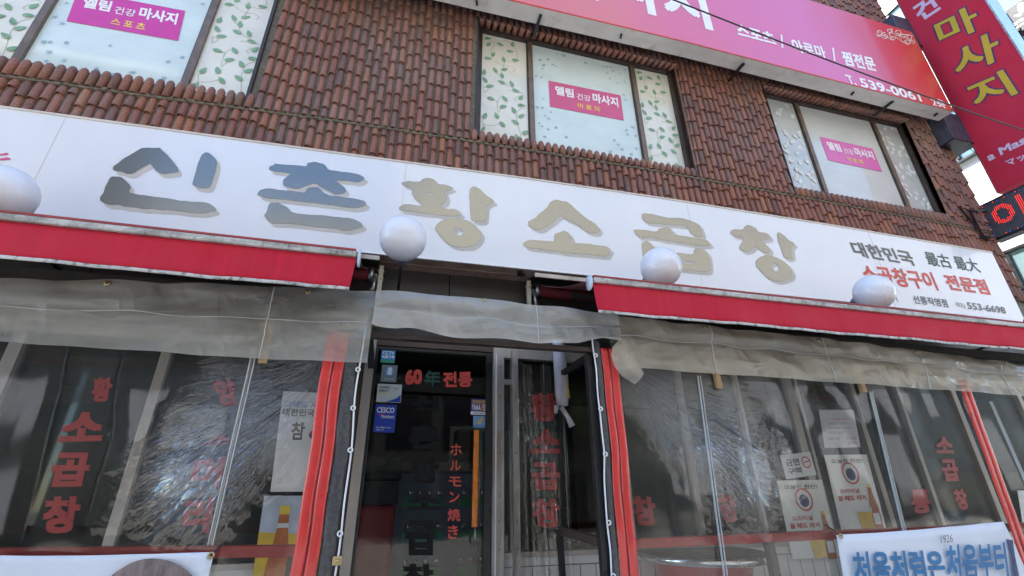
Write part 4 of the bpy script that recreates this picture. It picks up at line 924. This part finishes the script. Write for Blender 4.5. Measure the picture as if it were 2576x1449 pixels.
# ------------------------------------------------------------------ plastic enclosure in front of the shop
YE = 2.50
fr = thing('enclosure_frame', 'dark steel frame carrying the plastic sheets in front of the shop', 'frame', (.55, YE, 0))
mb = MB(); mb.box(-.135, 1.20, YE, YE+.05, 2.128, 2.158); mb.build('door_header', M['dark_frame'], fr, bevel=.003)
for x0, x1, nm, mt in ((-.205, -.17, 'post', 'brown_post'), (1.135, 1.185, 'post', 'black')): mb = MB(); mb.box(x0, x1, YE+.03, YE+.075, 0, 2.126 if x0 > 0 else 2.2); mb.build(nm, M[mt], fr, bevel=.003)
mb = MB(); mb.box(-2.9, 5.6, YE+.04, YE+.10, 2.31, 2.375); mb.build('top_beam', M['dark_board'], fr)
mb = MB(); mb.box(-2.9, 5.6, YE+.10, YE+.55, 2.375, 2.395); mb.build('light_block_board', M['dark_board'], fr)  # unseen board added to keep sky light out of the interior
for x in (-2.6, 5.4): mb = MB(); mb.box(x-.025, x+.025, YE+.03, YE+.08, 0, 2.31); mb.build('post', M['brown_post'], fr)
for xt in (-.16, 1.2): mb = MB(); mb.box(xt, xt+.04, YE+.06, YE+.8, 2.14, 2.17); mb.build('tie_bar', M['dark_board'], fr)
def skirt(name, x0, x1, top, bot, mat, label, y, fold, sag=.007, wave=.0, seams=()):
    n = int((x1-x0)/.025)
    fx = [x0+.2+k*.44+random.uniform(-.04, .04) for k in range(int((x1-x0)/.44)+2)]
    def pin(x):
        d = min(abs(x-f) for f in fx); return math.cos(min(1, d/.22)*math.pi/2)
    def f(u, v):
        x = x0+(x1-x0)*u; zt, zb = interp(x, top), interp(x, bot); p = pin(x)
        z = zb+(zt-zb)*v - sag*(1-p)*v*v*.8 + wave*math.sin(x*9+math.sin(x*4)*2)*(1-v)**3*.5
        bulge = .03*math.sin(math.pi*min(1, max(0, (v-fold)/(1-fold)))) if v > fold else 0
        yy = y - bulge*(.55+.45*math.sin(x*3.1+1)) + .010*math.sin(x*7.3+v*2)*(1-v) + .006*math.sin(x*19+v*5) + .012*(1-p)*v - .014*(1 if v < fold else 0)
        return (x, yy, z)
    t = thing(name, label, 'plastic sheet', ((x0+x1)/2, y, interp((x0+x1)/2, bot)), 'milky plastic skirts below the awnings')
    mb = MB(); mb.grid(f, n, 18); mb.build('sheet', mat, t)
    mb = MB(); vv = fold+.0
    mb.tube([(f(i/n, vv)[0], f(i/n, vv)[1]-.012, f(i/n, vv)[2]+.006*math.sin(i*.31)) for i in range(n+1)], .0022, 5); mb.build('cord', M['film_frost'], t)
    for xs_ in seams:
        u = (xs_-x0)/(x1-x0); mb = MB()
        mb.tube([Vector(f(u+.0004*math.sin(k*3), k/16))+Vector((0, -.003, 0)) for k in range(17)], .003, 5); mb.build('seam', M['film_frost'], t)
    for k in range(1, len(fx)-1, 2):
        u = (fx[k]-x0)/(x1-x0)
        if 0 < u < 1: mb = MB(); p = f(u, .93); mb.lathe((p[0], p[1]-.004, p[2]), [(.006, -.002), (.013, -.003), (.013, .003), (.006, .002)], 12, axis='y'); mb.build('eyelet', M['brass'], t)
    return f
skirt('plastic_skirt', -2.9, -.128, [(-2.9, 2.25), (-1.81, 2.281), (-1.2, 2.33), (-.174, 2.386)], [(-2.9, 1.985), (-1.706, 1.98), (-.9, 1.965), (-.126, 1.969)], M['tarp_l'], 'grey milky plastic skirt hanging below the left awning', YE-.035, .52, seams=(-.64, -1.9))
skirt('plastic_skirt', -.127, 1.33, [(-.127, 2.388), (.5, 2.392), (1.33, 2.372)], [(-.127, 2.185), (.0, 2.165), (.4, 2.15), (.8, 2.125), (1.05, 2.145), (1.2, 2.19), (1.33, 2.2)], M['tarp_c'], 'crumpled milky plastic skirt over the doorway', YE-.05, .45, .004, .03, seams=(.80,))
skirt('plastic_skirt', 1.331, 5.6, [(1.33, 2.365), (3, 2.33), (4.93, 2.255), (5.6, 2.23)], [(1.33, 2.03), (2.5, 2.02), (4.757, 1.994), (5.6, 1.98)], M['tarp_r'], 'tan milky plastic skirt hanging below the right awning', YE-.035, .60, seams=(1.98, 2.9, 3.75, 4.55))
# folded-over flap at the right of the doorway
t = thing('plastic_flap', 'curled corner flap of milky plastic beside the right red strip', 'plastic sheet', (1.4, YE-.05, 2.0)); zz = zf(2300, 1300, 500/2415)
P = [at(*zz(*p), YE-.055) for p in ((850, 285), (950, 215), (1320, 910), (1165, 1150), (905, 960), (750, 780), (700, 600), (720, 430))]
mb = MB(); a0, b0 = at(*zz(850, 285), YE-.05), at(*zz(950, 215), YE-.05)
Lf = [at(*zz(*p), YE-.05) for p in ((850, 285), (720, 430), (700, 600), (755, 790), (905, 990), (1160, 1150))]
Rt = [at(*zz(*p), YE-.05) for p in ((945, 215), (1010, 340), (1105, 500), (1200, 690), (1280, 830), (1320, 910))]
def flap(u, v):
    k = v*5; i = min(4, int(k)); s_ = k-i; L_ = Lf[i].lerp(Lf[i+1], s_); R0 = Rt[i].lerp(Rt[i+1], s_); p = L_.lerp(R0, u)
    return (p.x, p.y-.03*math.sin(math.pi*min(1, u*1.1))*v-.05*max(0, u-.55)*v*math.sin((u-.55)/.45*math.pi), p.z)
mb.grid(flap, 16, 16); mb.build('sheet', M['tarp_r'], t)

def curtain(mat, x0, x1, z0, z1, label, seams, xt=None):
    t = thing('vinyl_curtain', label, 'plastic sheet', ((x0+x1)/2, YE+.015, z0), 'clear vinyl curtains closing in the terrace')
    mb = MB(); f = lambda u, v: (x0+(x1-x0)*u, YE+.015+.012*math.sin(u*(x1-x0)*5+v)+.008*math.sin(u*(x1-x0)*13+v*3), z0+(z1-z0)*v)
    mb.grid(f, int((x1-x0)/.05), 24); mb.build('sheet', mat, t)
    for (a, b) in seams:
        p, q = at(*a, YE+.0), at(*b, YE+.0); mb = MB(); mb.bar(p, q, .004, .011); d = Vector((.018, 0, 0)); mb.bar(p+d, q+d, .004, .008); mb.build('seam', M['film_frost'], t)
    return t
cl_ = curtain(M['vinyl_l'], -2.85, -.235, .35, 2.25, 'clear wrinkled vinyl curtain left of the doorway', [((632, 900), (523, 1372))])
cr_ = curtain(M['vinyl_r'], 1.30, 5.55, .35, 2.25, 'clear wrinkled vinyl curtain right of the doorway', [((1755, 945), (1822, 1449)), ((2188, 985), (2300, 1449)), ((2490, 1010), (2600, 1260))])
def edge(owner, s, xr0, xr1, zt, xb0, xb1, xc, zc):
    """red zip strip with a dark seam, a black band and a white corded edge with eyelets"""
    y = YE-.012; rnd = random.Random(int(xr0*100)+500)
    xo = lambda z: .008*math.sin(z*5.2+s)+.004*math.sin(z*13)
    for a, b in ((xr0, (xr0+xr1)/2-.003), ((xr0+xr1)/2+.003, xr1)):
        mb = MB(); mb.grid(lambda u, v: (a+(b-a)*u+xo(.2+(zt-.2)*v)*.6, y-.003*math.sin(math.pi*u)-.0012*math.sin(v*31+a*40), .2+(zt-.2)*v), 4, 90); mb.build('red_strip', M['zip_red'], owner, solid=.002)
    mb = MB(); c = (xr0+xr1)/2; mb.tube([(c+xo(.2+(zt-.2)*k/40)*.6, y+.002, .2+(zt-.2)*k/40) for k in range(41)], .004, 5); mb.build('zip', M['zip_dark'], owner)
    mb = MB(); mb.grid(lambda u, v: (xb0+(xb1-xb0)*u+xo(.2+(zc-.2)*v)*.5, y+.004-.001*math.sin(v*37), .2+(zc-.2)*v), 3, 100); mb.build('edge_band', M['band'], owner, solid=.003)
    mb = MB(); mb.tube([(xc+xo(.2+(zc-.2)*k/60)*.9, y-.004+.003*math.sin(k*.9), .2+(zc-.2)*k/60) for k in range(61)], .0045, 7); mb.build('white_cord', M['cord'], owner)
    z = .45
    while z < zc:
        x = xc-s*.004+xo(z)*.9; mb = MB(); n = 12
        for k in range(n): pass
        mb.lathe((x, y-.012, z), [(.007, -.002), (.0095, -.005), (.0135, -.004), (.0135, .003), (.007, .003)], 14, axis='y'); mb.build('eyelet', M['cord'], owner); z += rnd.uniform(.17, .36)
edge(cl_, 1, -.345, -.240, 2.14, -.238, -.175, -.160, 2.24)
edge(cr_, -1, 1.215, 1.315, 2.15, 1.178, 1.212, 1.165, 2.20)
# far right strip
for a, b in ((3.985, 4.035), (4.040, 4.085)):
    mb = MB(); dx = .17
    mb.grid(lambda u, v: (a+(b-a)*u+.115*v, YE-.012-.003*math.sin(math.pi*u)-.001*math.sin(v*29), .3+1.80*v), 3, 60); mb.build('red_strip', M['zip_red'], cr_, solid=.002)
mb = MB(); mb.tube([(4.037, YE-.010, .3), (4.152, YE-.010, 2.1)], .004, 5); mb.build('zip', M['zip_dark'], cr_)
# brass turn-buckle on the left edge
mb = MB(); p = at(848, 1411, YE-.03); mb.box(p.x-.02, p.x+.02, YE-.035, YE-.018, p.z-.018, p.z+.018); mb.box(p.x-.008, p.x+.012, YE-.05, YE-.035, p.z-.006, p.z+.006); mb.build('buckle', M['brass'], cl_, bevel=.003)
# loose clear sheet inside the doorway and hanging rolled bag
t = thing('loose_vinyl', 'loose crinkled clear plastic hanging inside the doorway beside the door post', 'plastic sheet', (1.0, 2.95, .3))
mb = MB(); mb.grid(lambda u, v: (.70+.42*u, 2.95+.035*math.sin(u*16+math.sin(v*3)*1.5)+.02*math.sin(u*37), .3+1.85*v), 60, 20); mb.build('sheet', M['vinyl_c'], t)
t = thing('rolled_bag', 'white rolled plastic bag with an orange stripe hanging behind the door-side glass', 'bag', (1.2, 3.2, 1.7)); zz = Z8
def bagp(x, y, Y): return at(*zz(x, y), Y)
mb = MB(); top, mid, bot = bagp(1590, -330, 3.2), bagp(1620, 0, 3.2), bagp(1630, 215, 3.2)
mb.tube([top, top.lerp(mid, .5), mid, mid.lerp(bot, .6), bot], [.042, .046, .052, .052, .04], 14); mb.build('roll', M['poly_bag'], t)
mb = MB(); q1, q2, q3 = bagp(1620, 225, 3.2), bagp(1665, 290, 3.2), bagp(1700, 365, 3.2); mb.tube([q1, q2, q3], [.018, .018, .025], 8); mb.tube([bagp(1590, 215, 3.19), bagp(1580, 270, 3.19)], [.02, .012], 8); mb.build('twist', M['poly_bag'], t)
mb = MB(); mb.tube([bagp(1655, 0, 3.165), bagp(1675, 160, 3.165)], [.009, .011], 8); mb.build('orange_stripe', M['beer'], t)
# battens
for px, z0, z1, lb in ((Z1(0, 0), 0, 0, ''),):
    pass
zz4 = zf(0, 750, 1400/2536)
for pts, lb in (((zz4(1955, 960), zz4(1910, 1285)), 'pale wooden batten showing through the left plastic skirt'),
                (((1785, 895), (1803, 980)), 'pale wooden batten showing below the right skirt near the doorway'),
                (((2140, 915), (2165, 990)), 'pale wooden batten below the right skirt, further from the doorway')):
    a, b = at(*pts[0], YE+.01), at(*pts[1], YE+.01); d = YE-.028
    mb = MB(); mb.hexa([(b.x-.018, d, b.z), (b.x+.02, d, b.z), (b.x+.02, d+.025, b.z), (b.x-.018, d+.025, b.z)], [(a.x-.018, d, a.z+.02), (a.x+.02, d, a.z+.02), (a.x+.02, d+.025, a.z+.02), (a.x-.018, d+.025, a.z+.02)])
    tag(mb.build('wooden_batten', M['wood'], None, (b.x, d, b.z), bevel=.002), lb, 'batten', 'wooden battens of the terrace enclosure')

# rails
t = thing('terrace_rail', 'red painted terrace rail left of the doorway behind the hair portrait banner', 'rail', (-1.2, 2.56, 0), 'red rails along the terrace')
mb = MB(); mb.bar((-2.85, 2.575, 1.175), (-.33, 2.575, 1.120), .05, .047); mb.build('rail_bar', M['red_rail'], t, bevel=.004)
for x in (-2.2, -.36): mb = MB(); mb.box(x-.02, x+.02, 2.60, 2.64, 0, 1.12); mb.build('post', M['black'], t)
t = thing('terrace_rail', 'red painted terrace rail right of the doorway above the round table', 'rail', (3, 2.56, 0), 'red rails along the terrace')
mb = MB(); mb.bar((1.27, 2.565, 1.098), (2.5, 2.565, 1.105), .05, .048); mb.bar((2.5, 2.565, 1.105), (5.5, 2.565, 1.115), .05, .048); mb.build('rail_bar', M['red_rail'], t, bevel=.004)
for x in (2.245, 4.4): mb = MB(); mb.box(x-.022, x+.022, 2.60, 2.645, 0, 1.08); mb.build('post', M['black'], t)
t = thing('handrail', 'short dark brown handrail with a bent leg just inside the doorway', 'handrail', (1.1, 2.9, 0))
h0, h1, h2 = at(1408, 1335, 2.95), at(1505, 1362, 2.62), at(1422, 1449, 2.95); mb = MB(); mb.bar(h0, h1, .03, .045); mb.build('rail_bar', M['brown_post'], t, bevel=.004)
mb = MB(); mb.bar(h0, (h2.x, 2.95, 0), .03, .035); mb.build('leg', M['black'], t)

# posters on the shop front
def poster(TL, TR, BL, label, mat='paper', group='drink posters on the shop front'):
    Y = YF-.018; o = at(*BL, Y); U = at(*TR, Y)-at(*TL, Y); V = at(*TL, Y)-o
    t = thing('poster', label, 'poster', o+U/2, group); mb = MB()
    mb.hexa([o, o+U, o+U+V, o+V], [p+Vector((0, .003, 0)) for p in (o, o+U, o+U+V, o+V)]); mb.build('sheet', M[mat], t)
    return t, o, U, V, Y
def pt(P, body, u0, v0, u1, v1, mat, bold=.02):
    t, o, U, V, Y = P; mb = MB(); put_text(mb, body, o+U*u0+V*v0+Vector((0, -.002, 0)), U*(u1-u0), V*(v1-v0), bold); mb.build('lettering', M[mat], t)
def pp(P, pts, mat, name='picture', dy=.003):
    t, o, U, V, Y = P; mb = MB(); put_poly(mb, [[((o+U*a+V*b).x, (o+U*a+V*b).z) for a, b in pts]], Y-dy); mb.build(name, M[mat], t)
BOT = [(-.5, 0), (-.5, .46), (-.44, .55), (-.30, .70), (-.22, .82), (-.19, .96), (.19, .96), (.22, .82), (.30, .70), (.44, .55), (.5, .46), (.5, 0)]
def bottle(P, cx, v0, wd, ht, lab='white_print'):
    pp(P, [(cx+a*wd, v0+b*ht) for a, b in BOT], 'amber', 'bottle_picture', .0035)
    pp(P, [(cx-.36*wd, v0+.12*ht), (cx+.36*wd, v0+.12*ht), (cx+.36*wd, v0+.36*ht), (cx-.36*wd, v0+.36*ht)], lab, 'bottle_label', .0045)
    pp(P, [(cx-.2*wd, v0+.93*ht), (cx+.2*wd, v0+.93*ht), (cx+.2*wd, v0+ht), (cx-.2*wd, v0+ht)], 'gold_print', 'bottle_cap', .0045)
P1 = poster((712, 984), (845, 990), (680, 1237), 'plain white poster with a dark brush-written word and red-blue dot left of the door', 'paper_grey')
pt(P1, '그때도 지금도', .05, .83, .98, .90, 'ink_sky'); pt(P1, '대한민국 대표', .04, .74, .98, .82, 'ink_grey', .03); pt(P1, '참', .24, .50, .48, .68, 'ink_dark', .02)
t_, o_, U_, V_, Y_ = P1
mb = MB(); c = o_+U_*.66+V_*.56; disc(mb, (c.x, c.z), .03, Y_-.003, 0); mb.build('dot', M['ink_red'], t_)
mb = MB(); n = 12; mb.add([(c.x+.03*math.cos(math.pi+math.pi*k/n), Y_-.0045, c.z+.03*math.sin(math.pi+math.pi*k/n)) for k in range(n+1)], [tuple(range(n+1))]); mb.build('dot', M['ink_navy'], t_)
P2 = poster((665, 1247), (820, 1247), (613, 1600), 'beer poster with a brown bottle against a blue and yellow sky, left of the door', 'skyprint')
pp(P2, [(0, 0), (1, 0), (1, .72), (.6, .70), (0, .72)], 'beer', 'colour_block', .002); bottle(P2, .36, -.04, .40, .96, 'paper')
pp(P2, [(.27, .75), (.45, .75), (.445, .785), (.275, .785)], 'paper_grey', 'neck_label', .0048); t_, o_, U_, V_, Y_ = P2; mb = MB(); c = o_+U_*.36+V_*.28; disc(mb, (c.x, c.z), .022, Y_-.006); mb.build('gold_emblem', M['gold_print'], t_)
pt(P2, '대한민국', .60, .83, 1.0, .875, 'ink_dark', .02); pt(P2, 'Kloud', .60, .745, 1.08, .82, 'ink_black', .02); pt(P2, '클라우드', .60, .89, .98, .92, 'ink_sky', .0)
def ringposter(TL, TR, BL, label):
    P = poster(TL, TR, BL, label); t, o, U, V, Y = P; c = o+U*.5+V*.74; r = .19*U.length
    mb = MB(); ring(mb, (c.x, c.z), r*.84, r, Y-.002); mb.build('red_ring', M['ink_red'], t); mb = MB(); disc(mb, (c.x, c.z-.1*r), r*.55, Y-.0025); mb.build('navy_dot', M['ink_navy'], t)
    pt(P, '오늘은 한잔!', .12, .88, .86, .94, 'ink_grey'); pt(P, '오리지널', .15, .47, .60, .53, 'ink_red'); pt(P, '꿀 때도 라거', .08, .37, .72, .44, 'ink_red', .04)
    for k in range(5): pp(P, [(0.01, .965-.02*k), (.99, .965-.02*k), (.99, .962-.02*k), (.01, .962-.02*k)], 'paper_grey', 'rule_line', .0012)
    bottle(P, .84, -.02, .20, .60, 'paper'); pp(P, [(.46, 0), (.72, 0), (.76, .22), (.42, .22)], 'beer', 'glass_picture', .0038); pp(P, [(.42, .22), (.76, .22), (.77, .28), (.41, .28)], 'paper', 'foam', .0038)
ringposter(Z9(1088, 572), Z9(1395, 568), Z9(1215, 1120), 'white beer poster with a red ring emblem, higher and further right of the pair')
ringposter(Z9(745, 758), Z9(1070, 752), Z9(860, 1330), 'white beer poster with a red ring emblem, lower one reaching below the rail')
P3 = poster(Z9(1050, 245), Z9(1300, 245), Z9(1095, 522), 'pale notice with grey text lines above the higher beer poster', 'paper_grey')
for k, (u0, u1, mt) in enumerate(((.3, .8, 'pink'), (.2, .75, 'ink_grey'), (.2, .85, 'ink_grey'), (.15, .6, 'ink_grey'))): pt(P3, '안내 말씀 드립니다', u0, .72-.12*k, u1, .78-.12*k, mt, .0)
pt(P3, '영업시간', .1, .2, .45, .27, 'ink_grey', .0); pt(P3, '11:00', .65, .2, .92, .27, 'pink', .0); pt(P3, '22:00', .65, .08, .92, .15, 'pink', .0)
P4 = poster(Z9(770, 575), Z9(985, 548), Z9(815, 748), 'small notice with a red no-smoking ring on the shop glass', 'paper_grey')
pt(P4, '금연', .1, .5, .55, .8, 'ink_grey', .03); pt(P4, '구역', .1, .15, .55, .42, 'ink_grey', .03); t, o, U, V, Y = P4; c = o+U*.77+V*.58; mb = MB(); ring(mb, (c.x, c.z), .035, .045, Y-.002); mb.bar((c.x-.03, Y-.003, c.z-.006), (c.x+.03, Y-.003, c.z+.012), .002, .008); mb.build('red_ring', M['ink_red'], t)
ringposter(Z9(2490, 830), Z9(2800, 830), Z9(2560, 1290), 'white beer poster with a red ring emblem, cut by the right edge')

# banners
def banner(P00, P10, P01, P11, label, n=24):
    a, b, c, d = (at(*p, YE-.035) for p in (P00, P10, P01, P11)); t = thing('banner', label, 'banner', (a+b)/2, 'white printed banners tied to the terrace rails')
    def f(u, v):
        p = a.lerp(b, u).lerp(c.lerp(d, u), v); return Vector((p.x, p.y+.010*math.sin(u*9+v*2)*(1-v*.4)+.004*math.sin(u*23), p.z-.006*math.sin(math.pi*u)*v))
    mb = MB(); mb.grid(lambda u, v: f(u, v), n, 10); mb.build('cloth', M['banner'], t, solid=.002); return t, f
t, f = banner((-60, 1600), (500, 1560), (-60, 1397), (541, 1388), 'white banner with the grey-haired top of a portrait, tied to the left rail')
mb = MB(); H = chaikin([(265, 1470), (278, 1449), (305, 1430), (335, 1413), (372, 1404), (415, 1407), (450, 1420), (478, 1440), (500, 1475), (500, 1560), (265, 1560)])
put_poly(mb, [[(v.x, v.z) for v in (at(*p, YE-.05) for p in H)]], YE-.05); mb.build('hair_print', M['hair'], t)
mb = MB(); e = at(531, 1397, YE-.05); mb.lathe((e.x, e.y, e.z), [(.006, -.002), (.009, -.005), (.014, -.003), (.014, .003)], 14, axis='y'); mb.build('eyelet', M['brass'], t)
mb = MB(); mb.tube([(e.x, e.y-.006, e.z), (e.x+.015, YE-.03, e.z+.02), (e.x+.02, YE+.02, e.z+.045), (e.x+.02, YE+.06, e.z+.07)], .004, 6); mb.build('tie_cord', M['black'], t)
t, f = banner((2150, 1600), (2640, 1570), (2106, 1346), (2520, 1312), 'white banner with big blue lettering tied to the right rail')
def btext(body, LB, RB, LT, mat, bold):
    mb = MB(); text_px(mb, body, LB, RB, LT, YE-.052, bold); mb.build('lettering', M[mat], t)
btext('1926', Z9(1935, 1212), Z9(2022, 1203), Z9(1930, 1155), 'ink_grey', .0)
btext('처음처럼은', Z9(1315, 1515), Z9(1985, 1490), Z9(1285, 1272), 'ink_blue', .03); btext('처음부터', Z9(1985, 1490), Z9(2430, 1455), Z9(1965, 1225), 'ink_blue', .03)
mb = MB(); e = at(*Z9(1210, 1160), YE-.05); mb.lathe((e.x, e.y, e.z), [(.006, -.002), (.009, -.005), (.014, -.003), (.014, .003)], 14, axis='y'); mb.build('eyelet', M['brass'], t)
mb = MB(); mb.tube([(e.x, e.y-.006, e.z), (e.x-.005, YE-.03, e.z+.02), (e.x-.005, YE+.04, e.z+.055)], .004, 6); mb.build('tie_cord', M['black'], t)
mb = MB(); q = [at(*Z9(*p), YE-.05) for p in ((2410, 1180), (2455, 1190), (2470, 1300), (2500, 1449), (2520, 1560), (2480, 1560), (2455, 1400), (2440, 1290))]; put_poly(mb, [[(v.x, v.z) for v in q]], YE-.05); mb.build('dark_print', M['ink_navy'], t)

# round table
t = thing('round_table', 'round dark-topped table with steel rim on a tapered red drum behind the vinyl', 'table', (2.02, 2.98, 0)); c = (2.07, 3.05, 0); R0 = .425
mb = MB(); mb.lathe(c, [(.001, .988), (R0-.02, .988), (R0-.012, .983)], 48); mb.build('tabletop', M['tabletop'], t)
mb = MB(); mb.lathe(c, [(R0-.014, .991), (R0, .989), (R0+.004, .975), (R0, .953), (R0-.02, .948), (.2, .94)], 48); mb.build('rim', M['bright_steel'], t)
mb = MB(); mb.lathe(c, [(.31, .938), (.24, .70), (.18, .45), (.17, .02), (.001, .02)], 40); mb.build('drum', M['drum'], t)

# ------------------------------------------------------------------ overhead cable
a, b = at(1650, -18, 2.0), at(2660, 357, 2.0); mb = MB()
mb.tube([a.lerp(b, k/30)+Vector((0, 0, -.05*math.sin(math.pi*k/30))) for k in range(-8, 39)], .0065, 6)
tag(mb.build('overhead_cable', M['black'], None, a), 'thin black cable slanting across the pink sign and the blade sign', 'cable')
mb = MB(); q = [at(*p, 3.1) for p in ((2372, 312), (2385, 335), (2410, 352), (2432, 360))]; mb.tube(q, .004, 5); q2 = [at(*p, 3.1) for p in ((2432, 352), (2440, 375), (2465, 392))]; mb.tube(q2, .004, 5)
tag(mb.build('loose_wire', M['black'], None, q[0]), 'short loose wire hanging below the lower bracket box', 'wire')

# ------------------------------------------------------------------ buildings beyond and across the street
def facade_mat(name, wall, win, sx, sz, fx=.55, fz=.55, axis='x', rough=.3):
    t = NT(name); sp = t.N('ShaderNodeSeparateXYZ'); t.L(t.tc.outputs['Object'], sp.inputs[0])
    fr_ = lambda s, d: t.math('FRACT', t.math('DIVIDE', s, d), 0)
    a = t.math('LESS_THAN', fr_(sp.outputs[0 if axis == 'x' else 1], sx), fx); b = t.math('LESS_THAN', fr_(sp.outputs[2], sz), fz)
    w_ = t.math('MULTIPLY', a, b); n = t.noise(.6, 5)
    t.set(Base_Color=t.mix(w_, t.mix(n, Vector(wall)*.85, Vector(wall)*1.1), win), Roughness=t.ramp(w_, [(0, .8), (1, rough)])); return t.m
M['shop_dark'] = facade_mat('dark_shop_storeys', (.06, .058, .055), (.015, .016, .02), 2.2, 2.9, .8, .75, rough=.15)
def bldg(name, label, x0, x1, y0, y1, h, mat, roofm='casing', dark=True):
    t = thing(name, label, 'building', ((x0+x1)/2, (y0+y1)/2, -.12)); mb = MB(); mb.box(x0, x1, y0, y1, 8.5 if dark else -.12, h); mb.build('wall', mat, t)
    if dark: mb = MB(); mb.box(x0-.05, x1+.05, y0, y1+.05, -.12, 8.5); mb.build('shop_storeys', M['shop_dark'], t)
    mb = MB(); mb.box(x0-.15, x1+.15, y0-.15, y1+.15, h, h+.35); mb.build('roof', M[roofm], t); return t
bldg('office_building', 'beige office building across the street behind the viewer', -.7, 75, -26, -13, 19, facade_mat('beige_facade', (.64, .59, .50), (.48, .44, .38), 9, 8, .25, .3))
bldg('office_building', 'low white building across the street behind the viewer', -10.4, -.9, -24, -13, 12.4, facade_mat('pale_facade', (.46, .43, .37), (.30, .28, .25), 3.0, 3.2, .6, .5))
bldg('office_building', 'dark grey building across the street behind the viewer to the left', -40, -11.6, -14.6, -13, 20, facade_mat('grey_facade', (.11, .11, .115), (.08, .085, .09), 2.4, 3.4, .6, .5))
refl_boards = [(-7.6, -5.7, 2.9, 4.4), (-7.2, -5.4, 1.3, 2.4), (13.0, 19.5, 1.2, 3.2), (17.0, 24.0, 4.4, 6.6), (14.2, 16.6, 4.9, 6.2)]  # boards added behind the viewer, only to reflect as glow in the vinyl
for i, (a, b, c_, d_) in enumerate(refl_boards):
    mb = MB(); mb.box(a, b, -12.98, -12.75, c_, d_)
    tag(mb.build('reflector_board', M['white_print'], None, ((a+b)/2, -12.9, c_), bevel=.02), 'added unseen white reflector board behind the viewer, for glow in the vinyl', 'sign', 'added reflector boards across the street')
M['bark'] = PM('bark', (.09, .07, .05), .9, var=.3, bump=.5)
M['foliage'] = PM('foliage', (.07, .12, .03), .6, var=.5, vs=9)
for tx, ty, lb in ((8.2, -9.6, 'green street tree across the street opposite the right half of the shop'), (-1.5, -10.2, 'green street tree across the street opposite the doorway')):
    t = thing('street_tree', lb, 'tree', (tx, ty, -.12)); mb = MB(); mb.tube([(tx, ty, -.12), (tx+.1, ty, 1.6), (tx, ty+.1, 3.4), (tx+.2, ty, 5)], [.16, .13, .1, .05], 10)
    for k in range(6): a = k*1.05; mb.tube([(tx, ty, 2.6+k*.25), (tx+math.cos(a)*.8, ty+math.sin(a)*.8, 3.5+k*.25)], [.05, .02], 6)
    mb.build('trunk', M['bark'], t); mb = MB()
    for k in range(2600):
        v = Vector((random.gauss(0, 1), random.gauss(0, 1), random.gauss(0, 1))).normalized()*random.uniform(.5, 1)**.5*random.uniform(.7, 1.15)
        c = Vector((tx, ty, 4.3))+Vector((v.x*1.5, v.y*1.5, v.z*1.7)); a = Vector((random.uniform(-1, 1), random.uniform(-1, 1), random.uniform(-1, 1))).normalized(); b = a.orthogonal().normalized(); q = random.uniform(.07, .14)
        mb.add([c-a*q, c+b*q*.5, c+a*q, c-b*q*.5], [(0, 1, 2, 3)])
    mb.build('crown', M['foliage'], t)
# glass office at the far right
ob = thing('glass_office', 'bright white and glass office building beyond the corner at far right', 'building', (16, 9, -.12))
OX = 12.0
mb = MB(); mb.box(OX, 26, 4, 22, -.12, 34); mb.build('wall', PM('white_cladding', (.82, .81, .76), .5, var=.04), ob)
M['office_glass'] = PM('office_glass', (.28, .42, .44), .12, .4, var=.25, vs=.8)
for k in range(9):
    z = 4.45+k*3.6
    mb = MB(); mb.box(OX-.05, OX-.002, 4, 22, z, z+1.35); mb.build('window_band', M['office_glass'], ob)
    mb = MB()
    for q in (0, .42, .50, 1.30): mb.box(OX-.11, OX-.051, 4, 22, z+q, z+q+.05)
    for j in range(12): mb.box(OX-.09, OX-.051, 4+j*1.5, 4.06+j*1.5, z+.1, z+1.28)
    mb.build('window_rail', M['black'], ob)
gs = thing('grey_sign', 'grey hanging sign with a white bird emblem at the top right corner', 'sign', (9.6, 3.1, 8))
XG = 9.4; mb = MB(); z_ = zf(3900, 0, 196/1183)
q = [atx(*z_(*p), XG) for p in ((640, 345), (1400, -180), (1700, 760), (1130, 1080))]; mb.hexa(q, [p+Vector((.15, 0, 0)) for p in q]); mb.build('sign_face', PM('grey_sign_face', (.055, .058, .062), .5, var=.06), gs)
mb = MB()
for lp in ([(1010, 170), (1060, 80), (1140, 55), (1200, 80), (1230, 200), (1180, 290), (1090, 330), (1040, 270)], [(920, 400), (980, 350), (1080, 330), (1150, 335), (1130, 380), (1050, 395), (990, 385)]):
    pts = [atx(*z_(*p), XG-.004) for p in chaikin(lp)]; mb.add(pts, [tuple(range(len(pts)))])
mb.build('bird_emblem', M['white_print'], gs)
mb = MB(); o = atx(*z_(945, 650), XG-.004); put_text(mb, '뷰티크', o, atx(*z_(1330, 400), XG-.004)-o, atx(*z_(915, 570), XG-.004)-o, .03); q = [atx(*z_(*p), XG-.004) for p in ((970, 725), (950, 690), (1200, 520), (1200, 560))]; mb.add(q, [(0, 1, 2, 3)]); mb.build('lettering', M['white_print'], gs)
mb = MB(); a_, b_ = atx(*z_(870, 830), XG-.05), atx(*z_(1100, 700), XG-.05); mb.bar(a_, b_, .05, .05); mb.bar(atx(*z_(640, 340), XG-.02), atx(*z_(1130, 1080), XG-.02), .04, .04); mb.build('bracket', M['black'], gs)
